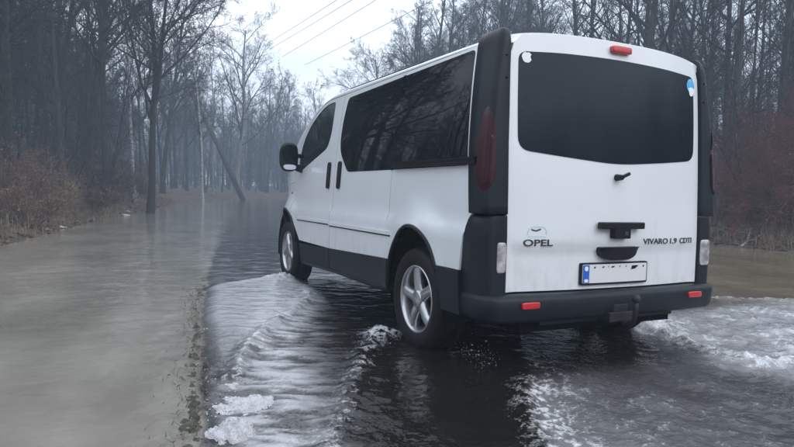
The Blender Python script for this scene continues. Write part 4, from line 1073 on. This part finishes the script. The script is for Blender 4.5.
# far-off wood that closes the view as one mass
def far_wood(n, pos, seed):
    rg = np.random.default_rng(seed); tb = Tubes()
    for k in range(n):
        x, y = pos(rg); z0 = float(ground_h(x, y)) - .2; H = rg.uniform(9, 13.2); p0 = np.array([x, y, z0]); ln = rg.normal(0, .05, 3) * (1, 1, 0); tp = p0 + np.array([0, 0, H]) + ln * H
        tb.add([p0, (p0 + tp) / 2 + rg.normal(0, .15, 3), tp], [rg.uniform(.08, .2), .09, .02], 3)
        for b_ in range(38):
            t_ = rg.uniform(.02, .98); q = p0 * (1 - t_) + tp * t_; a = rg.uniform(0, 6.28); up_ = rg.uniform(.35, 1.3); d = np.array([math.cos(a), math.sin(a), up_]); d /= np.linalg.norm(d); l = rg.uniform(1.2, 4.2) * (1.15 - t_)
            m_ = q + d * l * .5 + rg.normal(0, .12, 3); e_ = q + d * l + np.array((0, 0, .2 * l)); tb.add([q, m_, e_], [.035, .022, .010], 3)
            for c_ in range(3):
                d2 = d + rg.normal(0, .5, 3); d2 /= np.linalg.norm(d2); st = m_ if c_ else e_; tb.add([st, st + d2 * l * rg.uniform(.25, .55)], [.014, .008], 3)
    return tb.build('far_wood')
def pf(rg):
    while True:
        x, y = at(rg.uniform(-60, 440), rg.uniform(66, 140)); s = float(side_s(x, y))
        if s < -9 or s > 16: return x, y
def pf2(rg):
    while True:
        x, y = at(rg.uniform(430, 900), rg.uniform(45, 90)); s = float(side_s(x, y))
        if s > 16: return x, y
tag(obj('far_wood', far_wood(480, pf, 91), M['twig']), 'far bare wood closing the view ahead as one misty mass', kind='stuff')
tag(obj('far_wood', far_wood(200, pf2, 92), M['twig']), 'deep bare wood far behind the right bank', kind='stuff')

def pb(rg):
    while True:
        x, y = rg.uniform(-40, 80), rg.uniform(-75, -4); s = float(side_s(x, y))
        if (-30 < s < -8 and y < -10 and rg.random() < .35) or 34 < s < 41: return x, y
def pl_(rg):
    while True:
        x, y = rg.uniform(-46, 6), rg.uniform(-4, 68); s = float(side_s(x, y))
        if -40 < s < -15: return x, y
tag(obj('far_wood', far_wood(190, pl_, 94), M['twig']), 'deep bare wood far behind the left bank', kind='stuff')
tag(obj('far_wood', far_wood(330, pb, 93), M['twig']), 'bare wood standing behind the viewer', kind='stuff')

# shrubs
def shrub_proto(seed, H, nst, spread, twigm, leafy, lsize=.03, maxlev=3, spec=SHRUB):
    rg = np.random.default_rng(seed); tb = Tubes(); V, lv = (tb, tb), []
    for k in range(nst):
        a = rg.uniform(0, 6.28); t_ = abs(rg.normal(0, spread)); d = np.array([math.cos(a) * t_, math.sin(a) * t_, 1]); d /= np.linalg.norm(d)
        grow(rg, np.array([rg.normal(0, .12), rg.normal(0, .12), 0]), d, H * rg.uniform(.6, 1.1), .014 * H ** .5, 0, dict(spec, leafy=leafy), V, maxlev, lv)
    q = tb.build('twigs'); q.materials.append(M[twigm]); r_ = [('twigs', q)]
    if lv: q2 = leaf_mesh(lv, rg, lsize); q2.materials.append(M['leaf']); r_.append(('leaves', q2))
    return r_
SP = [shrub_proto(31, 1.7, 9, .5, 'redtwig', .30), shrub_proto(32, 1.3, 10, .7, 'redtwig', .45), shrub_proto(33, 2.4, 8, .4, 'redtwig', .12), shrub_proto(34, 2.0, 9, .45, 'twig', .05), shrub_proto(35, 1.6, 14, .35, 'straw', .0, maxlev=2)]
ARCH = dict(SHRUB, trop=[-.05, -.06, -.04, -.02], n=[13, 8, 5], seg=[9, 5, 3, 2], wob=[.12, .18, .22, .25])
BR = shrub_proto(41, 3.6, 42, .75, 'maroon', .10, .035, 3, ARCH)
def place_shrub(pr, x, y, sc_, rz, label, group, name='shrub', cat='shrub'):
    e = empty(name, (x, y, float(ground_h(x, y)) - .05), rz); e.scale = (sc_, sc_, sc_)
    for nm, q in pr: obj(nm, q, None, e)
    return tag(e, label, cat, group)
x, y = at(790, 14.6); place_shrub(BR, x, y, .80, .4, 'large dark red tangled bramble thicket on the right bank', None, 'bramble_thicket', 'bush')
x, y = at(846, 15.2); place_shrub(BR, x, y, .9, 2.4, 'second tangled bramble thicket cut by the right edge of the view', None, 'bramble_thicket', 'bush')
c = 0
while c < 58:
    u, dp = rr.uniform(-90, 235), rr.uniform(10, 42); x, y = at(u, dp); s = float(side_s(x, y))
    if s > -3.6 or s < -11: continue
    place_shrub(SP[rr.choice([0, 0, 1, 1, 2, 3, 4])], x, y, rr.uniform(.5, .92), rr.uniform(0, 6.28), 'dry red brown shrub in the thicket along the left bank', 'shrubs along the left bank'); c += 1
c = 0
while c < 24:
    u, dp = rr.uniform(690, 900), rr.uniform(12.8, 26); x, y = at(u, dp); s = float(side_s(x, y))
    if s < 11.6: continue
    place_shrub(SP[rr.choice([3, 3, 3, 4])], x, y, rr.uniform(.5, 1.05), rr.uniform(0, 6.28), 'bare brown shrub on the right bank behind the van', 'shrubs along the right bank'); c += 1

# dry grass, leaf litter
def blades(n, pos, hlo, hhi, seed, wd=.006):
    rg = np.random.default_rng(seed); V, F = [], []
    while len(F) < n * 2:
        x, y = pos(rg)
        for k in range(rg.integers(4, 12)):
            px, py = x + rg.normal(0, .07), y + rg.normal(0, .07); h = rg.uniform(hlo, hhi); a = rg.uniform(0, 6.28); t_ = abs(rg.normal(0, .4)); z0 = float(ground_h(px, py)) - .02
            dx, dy = math.cos(a), math.sin(a); w_ = wd * rg.uniform(.6, 1.4); b0 = len(V)
            V += [(px - dy * w_, py + dx * w_, z0), (px + dy * w_, py - dx * w_, z0), (px + dx * h * t_ * .35 + dy * w_ * .7, py + dy * h * t_ * .35 - dx * w_ * .7, z0 + h * .6), (px + dx * h * t_ * .35 - dy * w_ * .7, py + dy * h * t_ * .35 + dx * w_ * .7, z0 + h * .6), (px + dx * h * t_, py + dy * h * t_, z0 + h * (1 - .25 * t_))]
            F += [(b0, b0 + 1, b0 + 2, b0 + 3), (b0 + 3, b0 + 2, b0 + 4)]
    return mesh('dry_grass', V, F, False)
def pL(rg):
    while True:
        x, y = at(rg.uniform(-90, 240), rg.uniform(8.5, 34)); s = float(side_s(x, y))
        if -8 < s < -3.15: return x, y
def pR(rg):
    while True:
        x, y = at(rg.uniform(690, 880), rg.uniform(12, 20)); s = float(side_s(x, y))
        if 10.9 < s < 14: return x, y
tag(obj('dry_grass', blades(6000, pL, .08, .36, 51), M['straw']), 'dry straw coloured grass along the left bank', kind='stuff')
tag(obj('dry_grass', blades(3500, pR, .06, .34, 52), M['straw']), 'dry straw coloured grass along the right bank', kind='stuff')
M['green'] = mat('verge_grass', (.05, .055, .03), .8, noise=(20, (.14, .135, .10), .4, .7))
def verge_blades(n, seed):
    rg = np.random.default_rng(seed); V, F = [], []
    for k in range(n):
        y = rg.uniform(-.8, 3.6); s = -.02 - abs(rg.normal(0, .09)); x = float(np.interp(y, EY, EX)) + s; l = rg.uniform(.015, .05); a = rg.uniform(0, 6.28); b0 = len(V); w_ = .003
        dx, dy = math.cos(a), math.sin(a); z0 = WATER + .01
        V += [(x - dy * w_, y + dx * w_, z0), (x + dy * w_, y - dx * w_, z0), (x + dx * l, y + dy * l, z0 + l * rg.uniform(.2, .9))]; F.append((b0, b0 + 1, b0 + 2))
    return mesh('verge_grass', V, F, False)
tag(obj('verge_grass', verge_blades(420, 53), M['green']), 'sparse short grass blades on the verge', kind='stuff')
def litter(n, pos, seed, size):
    rg = np.random.default_rng(seed); V, F = [], []
    for k in range(n):
        x, y = pos(rg); z = float(ground_h(x, y)) + .012; a = rg.uniform(0, 6.28); l = size * rg.uniform(.5, 1.3); dx, dy = math.cos(a) * l, math.sin(a) * l; t_ = rg.normal(0, .3) * l; b0 = len(V)
        V += [(x - dx, y - dy, z - t_), (x + dy * .5, y - dx * .5, z), (x + dx, y + dy, z + t_), (x - dy * .5, y + dx * .5, z + .3 * l)]; F.append((b0, b0 + 1, b0 + 2, b0 + 3))
    return mesh('leaf_litter', V, F, False)
tag(obj('leaf_litter', litter(7000, pL, 54, .05), M['leaf']), 'fallen brown leaves along the left bank', kind='stuff')
tag(obj('leaf_litter', litter(6000, pR, 55, .05), M['leaf']), 'fallen brown leaves along the right bank', kind='stuff')
# small snow remnants on the left bank
for i_, (u, dp, r_) in enumerate(((60, 13.2, .11), (124, 19.5, .16), (48, 12.4, .07), (127, 20.5, .10), (30, 12.8, .08))):
    x, y = at(u, dp); o = clump(x, y, r_, r_ * .8, .025, 60 + i_, 'snow_patch'); o.location.z = float(ground_h(x, y)) - .01
    tag(o, 'small white snow remnant lying on the left bank', 'snow', 'snow remnants on the left bank')
# fallen branches
def fallen(x, y, ang, L_, r_, label, seed, mm='bark'):
    rg = np.random.default_rng(seed); V, F = [], []; pts = []; d = np.array([math.cos(ang), math.sin(ang), 0.]); p = np.array([x, y, 0.])
    for k in range(8):
        pts.append(np.array([p[0], p[1], max(float(ground_h(p[0], p[1])), WATER) + r_ * .5])); d = d + rg.normal(0, .12, 3) * (1, 1, 0); d /= np.linalg.norm(d); p = p + d * L_ / 8
    tube(V, F, pts, np.linspace(r_, r_ * .35, 8), 7)
    for k in range(7):
        q = pts[rg.integers(2, 7)]; dd = d + rg.normal(0, .7, 3); dd[2] = abs(dd[2]) * .8; dd /= np.linalg.norm(dd); l = L_ * rg.uniform(.12, .3)
        tube(V, F, [q, q + dd * l * .5 + rg.normal(0, .04, 3), q + dd * l], [r_ * .4, r_ * .3, .006], 5)
    return tag(obj('fallen_branch', mesh('fallen_branch', V, F), M[mm]), label, 'branch')
x, y = at(742, 13.0); fallen(x, y, .2, 2.2, .035, 'pale fallen branch at the right water edge', 1, 'barkpale')
x, y = at(715, 13.6); fallen(x, y, -.5, 1.5, .03, 'dark fallen branch by the right bank beside the van', 2)
x, y = at(14, 11.6); fallen(x, y, 2.3, 1.3, .022, 'thin fallen branch at the water edge on the far left', 4)

# leaning pole and overhead wires
x, y = at(246, 47); zb = float(ground_h(x, y)); xt, yt = at(190, 46)
pole = empty('leaning_pole', (x, y, zb)); tag(pole, 'dark wooden utility pole leaning left over the water', 'pole')
M['wood'] = bark('pole_wood', (.022, .020, .019), (.05, .045, .042))
top = np.array([xt - x, yt - y, 8.15 - zb])
pp = [np.zeros(3) + (0, 0, -.3), top * .5, top]
tube_obj('shaft', [tuple(q) for q in pp], [.20, .18, .16], M['wood'], pole, 10)
ax = np.array([RT[0], RT[1], .0])
tube_obj('crossarm', [tuple(top - ax * .45 + np.array((0, 0, -.15))), tuple(top + ax * .35 + np.array((0, 0, -.55)))], .06, M['wood'], pole, 6)
for k in (-.4, -.1, .25):
    q = top + ax * k + np.array((0, 0, -.2 - .45 * (k + .45) / .8)); tube_obj('insulator', [tuple(q), tuple(q + np.array((.02, 0, .22)))], [.045, .06], M['wood'], pole, 8)
M['wire'] = mat('wire', (.03, .03, .032), .5)
def wpt(u, v, d): return CAM + d * (FW + RT * ((u - 397) / FPX) + UP * ((223.5 - v) / FPX))
for i_, (a, b_) in enumerate((((262, 47), (335, 0)), ((270, 49), (350, 0)), ((282, 57), (374, 0)), ((305, 65), (402, 15)))):
    d_ = np.array(b_, float) - a; b2 = np.array(b_) + d_ * 1.6; A, B = wpt(*a, 75), wpt(*b2, 34); pts = []
    for t in np.linspace(0, 1, 16): q = A * (1 - t) + B * t; q[2] -= .35 * 4 * t * (1 - t) * .3; pts.append(tuple(q))
    tag(tube_obj('power_line', pts, .026, M['wire'], None, 5), ['uppermost', 'second', 'third', 'lowest'][i_] + ' of the four overhead wires crossing the white sky', 'wire', 'overhead wires')

# ================================================================== HAZE
bm = bmesh.new(); box(bm, (5, 60, 7.1), (330, 330, 17.8))
hz = bm_obj('haze', bm, None); tag(hz, 'cold blue grey mist hanging over the flooded road', kind='stuff')
m = bpy.data.materials.new('haze'); m.use_nodes = True; t = m.node_tree; t.nodes.clear()
o_ = t.nodes.new('ShaderNodeOutputMaterial'); pv = t.nodes.new('ShaderNodeVolumePrincipled'); pv.inputs['Color'].default_value = (.47, .58, .70, 1); pv.inputs['Density'].default_value = .0074; pv.inputs['Anisotropy'].default_value = 0.1
t.links.new(pv.outputs[0], o_.inputs['Volume']); hz.data.materials.append(m)
